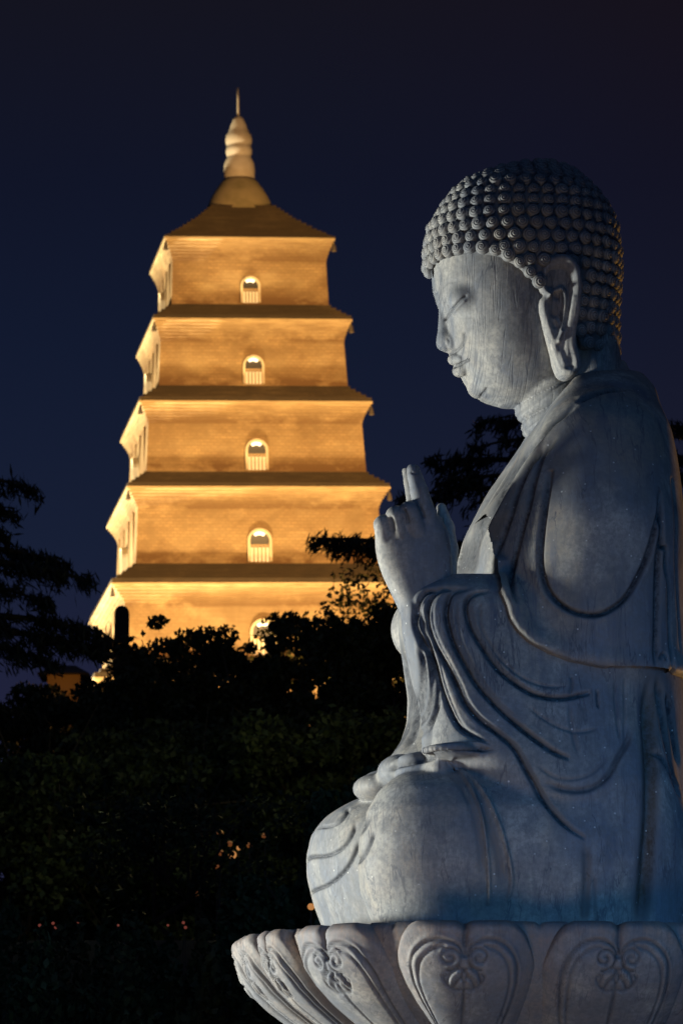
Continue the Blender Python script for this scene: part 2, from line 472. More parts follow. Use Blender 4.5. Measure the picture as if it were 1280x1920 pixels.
def sculpt_head():
    G = grid((-205, -180, L(0, 850)[1] - 20), (200, 180, L(0, 400)[1]), 2.1)
    face = [(400, 870, 1110, 0, 132), (440, 824, 1132, 0, 146), (478, 810, 1138, 0, 152), (500, 810, 1140, 0, 154), (540, 813, 1140, 0, 154), (566, 819, 1138, 0, 153),
            (590, 830, 1134, 0, 152), (615, 836, 1126, 0, 149), (640, 841, 1115, 0, 145), (665, 849, 1102, 0, 139),
            (690, 860, 1086, 0, 129), (710, 870, 1068, 0, 116), (728, 881, 1046, 0, 99), (744, 896, 1020, 0, 76), (756, 922, 990, 0, 48), (762, 940, 970, 0, 20)]
    d = loft(G, face, 2.25, 17)
    # neck with its three rings
    X, Y, Z = G
    a, b = P3(1022, 668, 0), P3(1080, 805, 0)
    ax = (b - a) / np.linalg.norm(b - a)
    h = (X - a[0]) * ax[0] + (Z - a[2]) * ax[2]
    rx = (X - a[0]) * ax[2] - (Z - a[2]) * ax[0]
    rad = np.sqrt(rx ** 2 + (Y * .97) ** 2)
    ring = 90 + 9 * np.abs(np.sin((h - 8) / 31.0 * PI)) ** .55 - .02 * h + np.where(h > 100, (h - 100) * .12, 0)
    nk = np.maximum((rad - ring) * .85, np.maximum(-h - 10, h - 190))
    d = smin(d, nk, 7)
    d = smin(d, loft(G, [(590, 1070, 1146, 0, 90), (640, 1058, 1154, 0, 104), (690, 1050, 1160, 0, 110), (740, 1050, 1170, 0, 118)], 2.2, 9), 10)
    # eye sockets, lids
    for s in (-1, 1):
        d = smax(d, -ellip(G, (825, 594, s * 42), (15, 18, 26)), 14)
        d = smin(d, ellip(G, (872, 561, s * 79), (32, 35, 29)), 12)
    # nose
    ns = smin(rcone(G, P3(833, 566, 0), P3(836, 646, 0), 10, 17.5), ellip(G, (846, 640, 0), (26, 30, 22)), 10)
    for s in (-1, 1):
        ns = smin(ns, ellip(G, (848, 642, s * 23), (13, 12, 14)), 3)
    n0 = P3(819, 653, 0); n1 = P3(843, 661, 0)
    dn = np.array([n1[2] - n0[2], 0, -(n1[0] - n0[0])]); dn /= np.linalg.norm(dn)
    ns = smax(ns, (X - n0[0]) * dn[0] + (Z - n0[2]) * dn[2] if dn[2] < 0 else -((X - n0[0]) * dn[0] + (Z - n0[2]) * dn[2]), 4)
    d = smin(d, ns, 6)
    # mouth
    d = smin(d, ellip(G, (858, 668, 0), (17, 26, 15)), 8)
    up = chain(G, [(850, 674, 0, 11.5), (856, 672, -20, 11), (865, 673, -36, 8), (877, 676, -50, 3.5)], 3)
    up = np.minimum(up, chain(G, [(850, 674, 0, 11.5), (856, 672, 20, 11), (865, 673, 36, 8), (877, 676, 50, 3.5)], 3))
    d = smin(d, up, 2.5)
    lo = chain(G, [(860, 695, -8, 13), (867, 693, -24, 11.5), (879, 684, -44, 5)], 3)
    lo = np.minimum(lo, chain(G, [(860, 695, 8, 13), (867, 693, 24, 11.5), (879, 684, 44, 5)], 3))
    d = smin(d, lo, 2.5)
    d = smin(d, ellip(G, (899, 729, 0), (22, 34, 17)), 14)
    d = smin(d, ellip(G, (816, 546, 0), (6, 5, 6)), 1.5)          # the mark between the brows
    V, Q = nets(G, d)
    V = relax(V, Q, 2)
    N = normals(V, Q); cr = np.zeros(len(V))
    V = carve(V, N, cr, [([(874, 555), (867, 560), (858, 568), (851, 576), (846, 584)], -105, 4.5, 2.2, 0), ([(830, 550), (832, 534), (842, 525), (856, 528)], -95, 1.3, 3.2, 0), ([(872, 564), (864, 570), (857, 577), (851, 585)], -105, -1.6, 2.6, 0),
                         ([(853, 684), (862, 682), (870, 680), (877, 679)], -40, 5, 2.0, 0),
                         ([(836, 657), (848, 660), (859, 655), (863, 642), (860, 630)], -30, 3.5, 2.4, 0), ([(838, 632), (841, 640), (840, 650)], -30, 1.8, 2.2, 0),
                         ([(898, 745), (903, 741), (905, 735)], -10, 4, 2.6, 0)], .35)
    rings = [([(955, 778), (985, 764), (1020, 742), (1052, 721), (1075, 707)], -85, 2.0, 2.8, 0), ([(972, 805), (1000, 788), (1030, 768), (1060, 745)], -85, 2.0, 2.8, 0)]
    V = carve(V, normals(V, Q), cr, rings, .4)
    return V, Q, cr
V, Q, cr = sculpt_head()
head = np_mesh('head', V * S, Q, M_FACE, statue, {'crevice': cr})

# ------------------------------------------------------------------ hair: a cap covered in snail-shell curls
def hair_point(zf, cols, z, th, n=2.25):
    xf, xb, vc, hw = [np.interp(z, zf, c) for c in cols]
    a = (xb - xf) / 2
    c, s = -math.cos(th), math.sin(th)
    r = 1.0 / ((abs(c / a) + 1e-9) ** n + (abs(s / hw) + 1e-9) ** n) ** (1 / n)
    return np.array([(xf + xb) / 2 + r * c, r * s, z])
def curl_mesh(R, nr=13, na=20, spin=1):
    rr = np.linspace(0, 1, nr + 1)[1:]
    th = np.arange(na) / na * 2 * PI
    r, t = np.meshgrid(rr, th, indexing='ij')
    dome = 1.0 * R * np.sqrt(np.clip(1 - r ** 2.3, 0, 1)) - .12 * R
    gr = .5 + .5 * np.cos(2 * PI * (r * 3.1 - spin * t / (2 * PI)))
    env = np.clip(r * 5, 0, 1) * np.clip((1.02 - r) * 6, 0, 1)
    hgt = dome - .125 * R * gr ** 1.5 * env
    V = np.stack([r * R * np.cos(t), r * R * np.sin(t), hgt], -1).reshape(-1, 3)
    V = np.concatenate([[[0, 0, .80 * R]], V])
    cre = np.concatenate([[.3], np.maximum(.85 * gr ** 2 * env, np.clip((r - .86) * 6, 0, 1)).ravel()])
    Q, T = [], []
    for i in range(na):
        T.append((0, 1 + i, 1 + (i + 1) % na))
        for k in range(nr - 1):
            Q.append((1 + k * na + i, 1 + (k + 1) * na + i, 1 + (k + 1) * na + (i + 1) % na, 1 + k * na + (i + 1) % na))
    return V, np.array(Q), np.array(T), cre
def sculpt_hair():
    zf, cols = table(HAIR_ROWS)
    cols = [smooth1(c, 15) for c in cols]
    G = grid((-205, -185, L(0, 700)[1]), (205, 185, L(0, 300)[1]), 3.5)
    d = loft(G, HAIR_ROWS, 2.25, 15)
    xs = np.linspace(-215, 215, 400)
    px = np.linspace(770, 1180, 300)
    lx = np.array([L(p, hairline(p), -100) for p in px])
    hz = np.interp(G[0].ravel(), lx[:, 0], lx[:, 1]).astype(np.float32)[:, None, None]
    d = smax(d, hz - G[2], 4)
    V, Q = nets(G, d); V = relax(V, Q, 4)
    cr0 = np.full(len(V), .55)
    spots = []
    # rows from the crown down, evenly spaced along the surface
    mm = ((cols[1] - cols[0]) / 2 + cols[3]) / 2
    arc = np.concatenate([[0], np.cumsum(np.hypot(np.diff(mm), np.diff(zf)))])
    a0 = np.interp(L(0, 482)[1] + 10, zf, arc)
    zs = [np.interp(a, arc, zf) for a in a0 + 24.0 * np.arange(-12, 20) if 0 < a < arc[-1] - 2]
    xl, zl = lx[:, 0], lx[:, 1]
    # the row that follows the hairline
    for s in (-1, 1):
        last = None
        for p in np.linspace(798, 1158, 700):
            x, zz = L(p, hairline(p) - 10, -100)
            xf, xb, _, hw = [np.interp(zz, zf, c) for c in cols]
            a = (xb - xf) / 2; q = (x - (xf + xb) / 2) / a
            y = s * hw * max(1 - abs(q) ** 2.25, 0) ** (1 / 2.25) if abs(q) < 1 else 0
            P = np.array([min(max(x, xf), xb), y, zz])
            if 1008 < p < 1080: last = P; continue
            if last is None or np.linalg.norm(P - last) > 25.5:
                spots.append((P, math.atan2(P[1], -(P[0] - (xf + xb) / 2) * hw / a))); last = P
    EP = catmull([L(*p, -168) for p in EAR], 4, True); ex, ez = L(1050, 590, -168)
    for k, z in enumerate(zs):
        ths = np.linspace(0, 2 * PI, 1441)[:-1]
        pts = np.array([hair_point(zf, cols, z, t) for t in ths])
        ln = np.concatenate([[0], np.cumsum(np.linalg.norm(np.diff(np.vstack([pts, pts[:1]]), axis=0), axis=1))])
        n = max(1, int(round(ln[-1] / 27.5)))
        for j in range(n):
            t = np.interp((j + .5 * (k % 2)) / n * ln[-1], ln, np.append(ths, 2 * PI))
            P = hair_point(zf, cols, z, t)
            if z < np.interp(P[0], xl, zl) + 9: continue
            if P[1] < 0 and abs(P[2] - ez) < 95 and ex - 46 < P[0] < ex + 40 and poly_sd(np.array([P[0]]), np.array([P[2]]), EP)[0] < 7: continue
            if P[1] > 0 and poly_sd(np.array([P[0]]), np.array([P[2]]), EP)[0] < 7: continue
            if any(np.linalg.norm(P - q[0]) < 16.5 for q in spots): continue
            spots.append((P, t))
    rng = np.random.default_rng(11)
    arr = np.array([q[0] for q in spots])
    for _ in range(4000):
        z = rng.uniform(L(0, 668)[1], zf[-1] - 1); t = rng.uniform(0, 2 * PI)
        P = hair_point(zf, cols, z, t)
        if ((arr - P) ** 2).sum(1).min() < 17.0 ** 2 or z < np.interp(P[0], xl, zl) + 9: continue
        if poly_sd(np.array([P[0]]), np.array([P[2]]), EP)[0] < 7: continue
        spots.append((P, t)); arr = np.vstack([arr, P])
    Vs, Qs, Ts, Cs = [V], [Q], [], [cr0]; n0 = len(V)
    rng = np.random.default_rng(3)
    for P, t in spots:
        e = 1.0
        p0 = hair_point(zf, cols, P[2], t)
        u = hair_point(zf, cols, P[2], t + .02) - p0
        zt = min(P[2] + e, zf[-1] - .2)
        w = hair_point(zf, cols, zt, t) - hair_point(zf, cols, zt - 2 * e, t)
        nn = np.cross(u, w); nn /= np.linalg.norm(nn) + 1e-9
        ctr = np.array([np.mean(cols[0] + cols[1]) / 2, 0, L(0, 520)[1]])
        if nn @ (p0 - ctr) < 0: nn = -nn
        u = u - nn * (u @ nn); u /= np.linalg.norm(u) + 1e-9
        w = np.cross(nn, u)
        c, q, tr, cre = curl_mesh(13.9 * rng.uniform(.88, 1.08), spin=1 if P[1] < 0 else -1)
        a = rng.uniform(0, 6.28); ca, sa = math.cos(a), math.sin(a)
        c = np.stack([c[:, 0] * ca - c[:, 1] * sa, c[:, 0] * sa + c[:, 1] * ca, c[:, 2]], 1)
        Vs.append(P + c[:, :1] * u + c[:, 1:2] * w + c[:, 2:] * nn)
        Qs.append(q + n0); Ts.append(tr + n0); Cs.append(cre); n0 += len(c)
    return np.concatenate(Vs), np.concatenate(Qs), np.concatenate(Ts), np.concatenate(Cs), len(spots)
V, Q, T, cr, ncurl = sculpt_hair()
hair = np_mesh('curled_hair', V * S, Q, M_HAIR, head, {'crevice': cr}, T=T)

# ------------------------------------------------------------------ ears with long lobes
def sculpt_ear():
    v0 = -168
    G = grid((L(1000, 500, v0)[0], -222, L(0, 722)[1]), (L(1106, 500, v0)[0], -105, L(0, 462)[1]), 1.7)
    X, Y, Z = G
    P = catmull([L(px, py, v0) for px, py in EAR], 4, True)
    d2 = poly_sd(X[:, :, 0], Z[:, 0, :], P).astype(np.float32)[:, None, :]
    x0, z0 = L(1010, 590, v0)
    top = -(160 + .30 * (X - x0))
    top = top - 5 * np.exp(-((d2 + 9) / 7) ** 2)
    conch = catmull([L(*p, v0) for p in [(1022, 540), (1022, 515), (1035, 500), (1055, 497), (1068, 512), (1072, 540), (1069, 575), (1061, 615), (1050, 622), (1042, 600), (1032, 590), (1034, 560)]], 4, True)
    c2 = poly_sd(X[:, :, 0], Z[:, 0, :], conch).astype(np.float32)[:, None, :]
    top = top + 7 * np.clip(-c2 / 8, 0, 1) ** .7
    for pts, dep, wid in (([(1030, 553), (1040, 546), (1052, 543), (1058, 560), (1056, 590), (1052, 618), (1046, 640)], -9, 4.5),
                          ([(1036, 552), (1034, 575), (1036, 600), (1040, 612)], 5, 5), ([(1040, 548), (1044, 556)], 5, 5),
                          ([(1046, 650), (1046, 672), (1054, 688), (1070, 690)], 3, 5), ([(1072, 560), (1066, 600), (1060, 640), (1062, 668)], -3, 4)):
        C = catmull([L(*p, v0) for p in pts], 5)
        xx, zz = np.broadcast_arrays(X[:, :, 0], Z[:, 0, :])
        dd, _, _ = seg_dist(xx.ravel(), zz.ravel(), C)
        top = top + (dep * np.exp(-(dd / wid) ** 2)).reshape(xx.shape).astype(np.float32)[:, None, :]
    d = smax(d2, top - Y, 7)
    d = np.maximum(d, Y + 112)
    V, Q = nets(G, d); V = relax(V, Q, 2)
    xx = V[:, 0]; 
    t = -(160 + .30 * (V[:, 0] - x0))
    cre = .6 * np.clip((V[:, 1] - t - 1) / 12, 0, 1) * (poly_sd(V[:, 0], V[:, 2], P) < -5)
    return V, Q, cre * .8
V, Q, cr = sculpt_ear()
np_mesh('ear', V * S, Q, M_EAR, head, {'crevice': cr})
np_mesh('ear', V * np.array([1, -1, 1]) * S, Q[:, ::-1], M_EAR, head, {'crevice': cr})

# ================================================================== raised hand
def sculpt_hand():
    v = -262
    G = grid((L(690, 1000, v)[0], -345, L(0, 1220)[1]), (L(900, 1000, v)[0], -170, L(0, 858, v)[1]), 2.0)
    palm = [(968, 716, 828, v, 18), (985, 706, 836, v, 30), (1005, 703, 842, v, 35), (1030, 704, 845, v, 38), (1055, 709, 846, v, 39), (1080, 718, 846, v, 39), (1105, 730, 847, v, 40),
            (1130, 742, 850, v, 42), (1155, 753, 858, v, 44), (1185, 768, 880, v, 42), (1215, 784, 890, v, 36)]
    d = loft(G, palm, 2.5, 15)
    for pts in ([(722, 1012, v - 12, 17.5), (717, 984, v - 18, 16.5), (720, 981, v + 14, 16), (728, 1010, v + 40, 14)],            # little finger
                [(751, 1004, v - 18, 19), (741, 968, v - 25, 18), (745, 966, v + 14, 17), (752, 1005, v + 44, 15)],
                [(780, 998, v - 20, 20.5), (766, 960, v - 28, 19), (768, 960, v + 14, 19), (776, 1005, v + 46, 16)]):
        d = smin(d, chain(G, pts, 3), 2)
    d = smin(d, chain(G, [(808, 1010, v - 8, 25), (797, 965, v - 12, 20), (785, 920, v - 12, 16.5), (777, 893, v - 11, 13.5), (774, 881, v - 10, 12)], 3), 6)     # forefinger
    d = smin(d, chain(G, [(790, 1000, v + 22, 20), (777, 945, v + 26, 14.5), (769, 905, v + 28, 12), (764, 884, v + 29, 10.5)], 3), 4)                       # the finger behind it
    d = smin(d, chain(G, [(828, 1085, v + 26, 27), (838, 1030, v + 34, 20), (836, 990, v + 36, 15), (827, 952, v + 36, 9)], 5), 7)                        # thumb
    V, Q = nets(G, d); V = relax(V, Q, 3)
    N = normals(V, Q); cr = np.zeros(len(V))
    V = carve(V, N, cr, [([(733, 1003), (731, 988), (726, 974)], v, 4.5, 2.8, 0), ([(760, 990), (756, 975), (748, 960)], v, 4.5, 2.8, 0), ([(791, 978), (786, 962), (779, 950)], v, 4.5, 2.8, 0),
                         ([(766, 889), (775, 892), (784, 888)], v, 1.6, 2, 0), ([(833, 955), (832, 990), (840, 1040)], v, 2.5, 3, 0)], .2)
    return V, Q, cr
V, Q, cr = sculpt_hand()
hand = np_mesh('raised_hand', V * S, Q, M_ROBE, statue, {'crevice': cr})

# ================================================================== robed body
def body_field(G):
    T = [(672, 1092, 1166, 0, 58), (700, 1070, 1176, 0, 84), (740, 1034, 1202, 0, 162), (780, 1010, 1206, 0, 227), (830, 981, 1222, 0, 292), (880, 946, 1231, 0, 325), (930, 913, 1238, 0, 345),
         (1000, 878, 1244, 0, 360), (1080, 858, 1249, 0, 368), (1180, 850, 1254, 0, 372), (1300, 852, 1267, 0, 378), (1450, 840, 1272, 0, 388),
         (1600, 820, 1276, 0, 400), (1742, 815, 1279, 0, 405), (1800, 812, 1280, 0, 405)]
    d = loft(G, T, 2.35, 40)
    for s in (-1, 1):
        d = smin(d, chain(G, [(1120, 850, s * 235, 92), (1135, 1010, s * 275, 105), (1125, 1190, s * 290, 100)], 20), 55)
    # near sleeve hanging from the forearm
    SL = [(1078, 850, 960, -255, 26), (1090, 786, 1060, -262, 48), (1110, 758, 1150, -264, 66), (1140, 750, 1190, -267, 80), (1190, 755, 1205, -270, 92), (1250, 767, 1215, -276, 104), (1310, 780, 1225, -284, 116),
          (1370, 790, 1240, -292, 126), (1415, 792, 1255, -300, 134), (1470, 860, 1270, -310, 140), (1540, 930, 1280, -320, 135), (1640, 980, 1285, -320, 135), (1742, 1000, 1288, -320, 135), (1800, 1000, 1288, -320, 135)]
    d = smin(d, loft(G, SL, 2.5, 26), 12)
    # far sleeve falling into the lap
    FS = [(1120, 752, 1000, 40, 50), (1160, 746, 1000, 20, 100), (1200, 750, 1000, 10, 130), (1250, 757, 1000, 0, 145), (1305, 765, 1000, -10, 155), (1350, 763, 1000, -15, 165), (1385, 752, 1000, -20, 180),
          (1410, 738, 1000, -25, 200), (1432, 718, 1000, -30, 215), (1450, 715, 1000, -30, 215)]
    d = smin(d, loft(G, FS, 2.2, 14), 14)
    d = smin(d, chain(G, [(800, 1180, 230, 70), (960, 1250, 260, 90)], 10), 30)
    # near knee and thigh
    NK = [(1446, 770, 900, -300, 34), (1456, 742, 1000, -305, 78), (1480, 712, 1150, -312, 112), (1520, 689, 1270, -318, 138), (1570, 676, 1284, -320, 152), (1620, 672, 1290, -320, 156), (1670, 677, 1290, -320, 152), (1742, 704, 1290, -318, 138), (1800, 718, 1290, -316, 128)]
    d = smin(d, loft(G, NK, 2.7, 24), 10)
    # shins and far knee
    FK = [(1490, 690, 1000, 40, 130), (1508, 648, 1000, 50, 220), (1530, 612, 1000, 60, 275), (1560, 588, 1000, 65, 310), (1600, 579, 1000, 70, 330), (1640, 580, 1000, 70, 335), (1690, 592, 1000, 70, 325), (1742, 611, 1000, 70, 310), (1800, 632, 1000, 70, 300)]
    d = smin(d, loft(G, FK, 2.2, 24), 10)
    return d
def sculpt_robe():
    G = grid((-440, -490, -42), (350, 440, L(0, 660)[1]), 5.0)
    d = body_field(G)
    # upper foot lying in the lap, toes towards the near knee
    for c, r in (((708, 1478, -110), (46, 76, 27)), ((752, 1447, -190), (44, 64, 32)), ((786, 1447, -280), (44, 58, 31)), ((822, 1445, -335), (30, 48, 29))):
        d = smin(d, ellip(G, c, r), 9)
    d = smin(d, chain(G, [(705, 1474, -60, 28), (800, 1456, -150, 36), (840, 1450, -300, 24)], 8), 12)
    d = smin(d, ellip(G, (852, 1411, -395), (54, 44, 12)), 8)
    V, Q = nets(G, d); V = relax(V, Q, 3)
    V, Q = subdiv(V, Q); V = relax(V, Q, 3)
    N = normals(V, Q); cr = np.zeros(len(V))
    v = -370
    F = [([(844, 1094), (807, 1103), (788, 1132), (785, 1164), (797, 1202), (816, 1235), (825, 1277), (839, 1324), (858, 1366), (886, 1387), (910, 1401)], v, 11, 3.5, -2),
         ([(867, 1096), (830, 1101), (811, 1122), (807, 1160), (818, 1202), (835, 1239), (853, 1281), (867, 1319), (891, 1352), (924, 1380), (952, 1408), (971, 1446), (985, 1474),
           (1005, 1510), (1030, 1544), (1055, 1566), (1086, 1585)], v, 13, 3.9, -2),
         ([(881, 1098), (853, 1106), (842, 1132), (842, 1164), (853, 1207), (872, 1249), (891, 1286), (924, 1328), (957, 1361), (989, 1389), (1027, 1417), (1069, 1434)], v, 13, 4.2, -2),
         ([(918, 1103), (886, 1113), (877, 1136), (884, 1174), (905, 1216), (928, 1253), (957, 1281), (994, 1305), (1036, 1313), (1078, 1307), (1115, 1297)], v, 12, 3.9, -2),
         ([(1115, 1296), (1114, 1312), (1115, 1332)], v, 5, 2.2, 0),
         ([(1062, 1322), (1060, 1350), (1063, 1380), (1070, 1420)], v, 2.5, 3.5, 0), ([(1150, 1275), (1148, 1320), (1152, 1390)], v, 2.5, 2.5, 0), ([(1168, 1272), (1166, 1330), (1160, 1400)], v, 2, 2.2, 0),
         ([(1066, 1268), (1068, 1285), (1062, 1305)], v, 4, 2.7, 0),
         ([(1017, 1470), (1049, 1483), (1083, 1485), (1111, 1476), (1136, 1454), (1155, 1422), (1174, 1394), (1185, 1366)], -420, 5, 5, 8),
         ([(828, 1312), (812, 1345), (806, 1400)], v, 4, 3.6, 0),
         # the far sleeve
         ([(743, 1150), (753, 1200), (757, 1250), (758, 1305), (752, 1361), (728, 1412)], -90, 7, 5, 0), ([(758, 1165), (766, 1210), (772, 1258), (776, 1305), (768, 1361), (742, 1405)], -120, 8, 5, 5),
         ([(770, 1215), (780, 1260), (788, 1310), (782, 1362), (764, 1400)], -140, 8, 5, 5), ([(752, 1240), (764, 1290), (762, 1350), (740, 1400)], -100, 4, 3, 0),
         ([(748, 1420), (790, 1412), (850, 1405), (906, 1400)], -360, -7, 4.5, 0), ([(746, 1431), (790, 1423), (850, 1416), (912, 1411)], -360, 9, 4.2, 0),
         # scallops and hem over the shin
         ([(607, 1530), (607, 1543), (616, 1549), (630, 1545), (642, 1532), (652, 1516)], -60, 6, 2.6, 0),
         ([(585, 1566), (588, 1590), (600, 1603), (616, 1605), (633, 1595), (647, 1574), (655, 1550)], -60, 6.5, 2.7, 0),
         ([(583, 1640), (590, 1656), (604, 1662), (620, 1656), (637, 1638), (650, 1612), (658, 1586)], -60, 6.5, 2.7, 0),
         # the two ribbon ends over the near thigh
         ([(852, 1418), (868, 1436), (886, 1474), (899, 1518), (906, 1570), (912, 1640), (915, 1712)], -450, -8, 2.8, 0),
         ([(855, 1418), (876, 1440), (904, 1478), (926, 1530), (944, 1590), (954, 1640), (952, 1675), (938, 1708)], -450, -8, 3.0, 0),
         ([(849, 1440), (868, 1474), (884, 1518), (893, 1570), (900, 1640)], -450, 2.5, 5, 0),
         ([(868, 1446), (892, 1490), (911, 1540), (928, 1600), (938, 1660)], -450, 3, 7, 0),
         # upright folds by the hip
         ([(1232, 1270), (1226, 1340), (1222, 1420), (1216, 1520), (1206, 1620), (1196, 1735)], -430, 17, 11, -6),
         ([(1092, 1590), (1093, 1640), (1092, 1730)], -440, 5, 7, 0), ([(1106, 1640), (1110, 1690), (1116, 1735)], -440, 3, 3, 0),
         ([(1228, 1400), (1245, 1420), (1262, 1450), (1282, 1490)], -420, 9, 5, 0), ([(1250, 1268), (1256, 1330), (1264, 1400), (1284, 1470)], -420, 14, 8, 6),
         ([(1268, 1290), (1276, 1350), (1290, 1420)], -400, 9, 6, 0),
         # chest: edges of the under garments
         ([(958, 880), (930, 925), (902, 985), (884, 1030), (872, 1085)], -110, 6, 4, 4), ([(976, 868), (948, 912), (922, 960), (900, 1010), (888, 1080)], -170, 6, 4, 4)]
    for pts, vv, dep, wid, lip in F[:4]:
        F.append(([(p[0] + 9, p[1] - 1 + 3 * (i / len(pts))) for i, p in enumerate(pts)][1:-1], vv, 3.2, 2.4, 0))
    F.append(([(864, 1112), (858, 1150), (866, 1200), (886, 1250), (908, 1290), (940, 1330), (975, 1362)], v, 2.6, 2.6, 0))
    F.append(([(905, 1120), (902, 1170), (920, 1212), (946, 1248), (980, 1276), (1020, 1290), (1060, 1288)], v, 2.8, 2.8, 0))
    F.append(([(985, 1330), (1010, 1352), (1045, 1372), (1080, 1378), (1110, 1370)], v, 2.5, 3, 0))
    F.append(([(1000, 1440), (1030, 1462), (1066, 1466), (1100, 1454), (1128, 1428)], -400, 2.5, 3, 0))
    V = carve(V, N, cr, F, .45)
    brown_streak = np.zeros(len(V))  # brown tone along two upright folds by the hip
    carve(V, N, brown_streak, [([(1236, 1272), (1228, 1340), (1222, 1420), (1215, 1520), (1204, 1620), (1192, 1735)], -430, 9, 12, 0), ([(1092, 1600), (1093, 1650), (1092, 1725)], -440, 4, 6, 0)], .6)
    return V, Q, cr, brown_streak
V, Q, cr, brown_streak = sculpt_robe()
robe = np_mesh('inner_robe', V * S, Q, M_ROBE, statue, {'crevice': cr * (1 - brown_streak), 'brown_streak': brown_streak})

# ------------------------------------------------------------------ outer robe thrown over the shoulders
CAPE = [(1084, 704), (1052, 744), (1022, 790), (994, 838), (962, 890), (930, 942), (904, 990), (894, 1030), (898, 1052), (908, 1060), (914, 1056), (918, 1078), (931, 1104), (944, 1140), (949, 1164),
        (962, 1188), (985, 1212), (1020, 1232), (1060, 1248), (1110, 1259), (1170, 1265), (1240, 1267), (1252, 1258), (1262, 1262), (1340, 1262), (1340, 640), (1120, 660), (1098, 686)]
def sculpt_cape():
    G = grid((L(880, 1000)[0], -450, L(0, 1285)[1]), (350, 450, L(0, 655)[1]), 4.2)
    X, Y, Z = G
    b = body_field(G)
    P = np.array([L(px, py, -330) for px, py in CAPE])
    d2 = poly_sd(X[:, :, 0], Z[:, 0, :], P).astype(np.float32)[:, None, :]
    far = poly_sd(X[:, :, 0] - 110, Z[:, 0, :], P).astype(np.float32)[:, None, :]
    d2 = d2 + (far - d2) * np.clip((Y + 60) / 120, 0, 1)
    off = 19 + 9 * np.exp(-((d2 + 10) / 22) ** 2) * (Z < L(0, 1040)[1])
    d = np.maximum(smax(b - off, d2, 7), -b - 14)
    V, Q = nets(G, d); V = relax(V, Q, 3)
    V, Q = subdiv(V, Q); V = relax(V, Q, 3)
    N = normals(V, Q); cr = np.zeros(len(V)); v = -360
    F = [([(1040, 856), (1031, 900), (1022, 950), (1015, 1000), (1012, 1050), (1017, 1090), (1030, 1120), (1050, 1142), (1075, 1156), (1105, 1160), (1130, 1152), (1160, 1130), (1185, 1092), (1207, 1045), (1225, 985), (1237, 928)], v, 11, 4.2, 5),
         ([(1080, 758), (1056, 778), (1036, 794), (999, 838), (967, 888), (946, 929), (927, 966), (909, 1010)], v + 40, 11, 3.8, -6),
         ([(1165, 728), (1135, 734), (1105, 745), (1080, 758)], v + 90, 9, 3.4, 5),
         ([(1028, 826), (1005, 860), (983, 910), (967, 960), (952, 1004), (939, 1034)], v, 10, 3.8, -6),
         ([(1047, 814), (1024, 847), (1008, 894), (996, 941), (980, 1000), (966, 1060), (962, 1097), (967, 1128)], v, 14, 4.2, -5),
         ([(1236, 925), (1235, 979), (1236, 1025), (1244, 1032), (1244, 1066), (1252, 1100), (1253, 1150), (1255, 1197), (1262, 1262)], v, 15, 4.2, 6),
         ([(1230, 1000), (1226, 1100), (1224, 1180), (1222, 1255)], v, 7, 5.1, -5), ([(1256, 900), (1257, 979), (1256, 1041), (1262, 1120), (1270, 1220)], v + 60, 8, 3.4, 5),
         ([(1246, 1240), (1238, 1228), (1230, 1240)], v, 5, 3.0, -4)]
    V = carve(V, N, cr, F, .45)
    return V, Q, cr
V, Q, cr = sculpt_cape()
cape = np_mesh('outer_robe', V * S, Q, M_CAPE, statue, {'crevice': cr})
# ================================================================== lotus pedestal
lotus = empty('lotus_pedestal', ANCH + Vector((0, 0, -33 * S)), YAW)
tag(lotus, 'carved stone lotus pedestal with scrolled petals under the seated statue', 'pedestal')
LB = 528.0                       # half the width of the pedestal, side to side
def ring_path():
    """plan of the rim: a rounded front, straight flanks, a rounded back"""
    xc, xe = L(874, 1740, -430)[0], L(1440, 1740, -430)[0]
    ra = xc - L(441, 1765, 0)[0] - 36
    t = np.linspace(PI / 2, 3 * PI / 2, 700)
    f = np.stack([xc + ra * np.cos(t), LB * np.sin(t)], 1)
    g = np.stack([np.linspace(xc, xe, 300)[1:], np.full(299, -LB)], 1)
    t = np.linspace(-PI / 2, PI / 2, 500)[1:]
    h = np.stack([xe + ra * np.cos(t), LB * np.sin(t)], 1)
    k = np.stack([np.linspace(xe, xc, 300)[1:], np.full(299, LB)], 1)
    return np.concatenate([f, g, h, k])
RP = ring_path()
RLEN = np.concatenate([[0], np.cumsum(np.linalg.norm(np.diff(RP, axis=0), axis=1))])
def ring_at(s):
    s = np.mod(s, RLEN[-1])
    x = np.interp(s, RLEN, RP[:, 0]); y = np.interp(s, RLEN, RP[:, 1])
    x2 = np.interp(np.mod(s + 6, RLEN[-1]), RLEN, RP[:, 0]); y2 = np.interp(np.mod(s + 6, RLEN[-1]), RLEN, RP[:, 1])
    x1 = np.interp(np.mod(s - 6, RLEN[-1]), RLEN, RP[:, 0]); y1 = np.interp(np.mod(s - 6, RLEN[-1]), RLEN, RP[:, 1])
    tx, ty = x2 - x1, y2 - y1; l = np.hypot(tx, ty) + 1e-9
    return x, y, ty / l, -tx / l                     # point and outward normal
def inset(dep):
    return np.interp(dep, [0, 20, 50, 75, 105, 133, 155, 200, 250, 300], [0, 3, 13, 26, 48, 78, 108, 172, 245, 300])
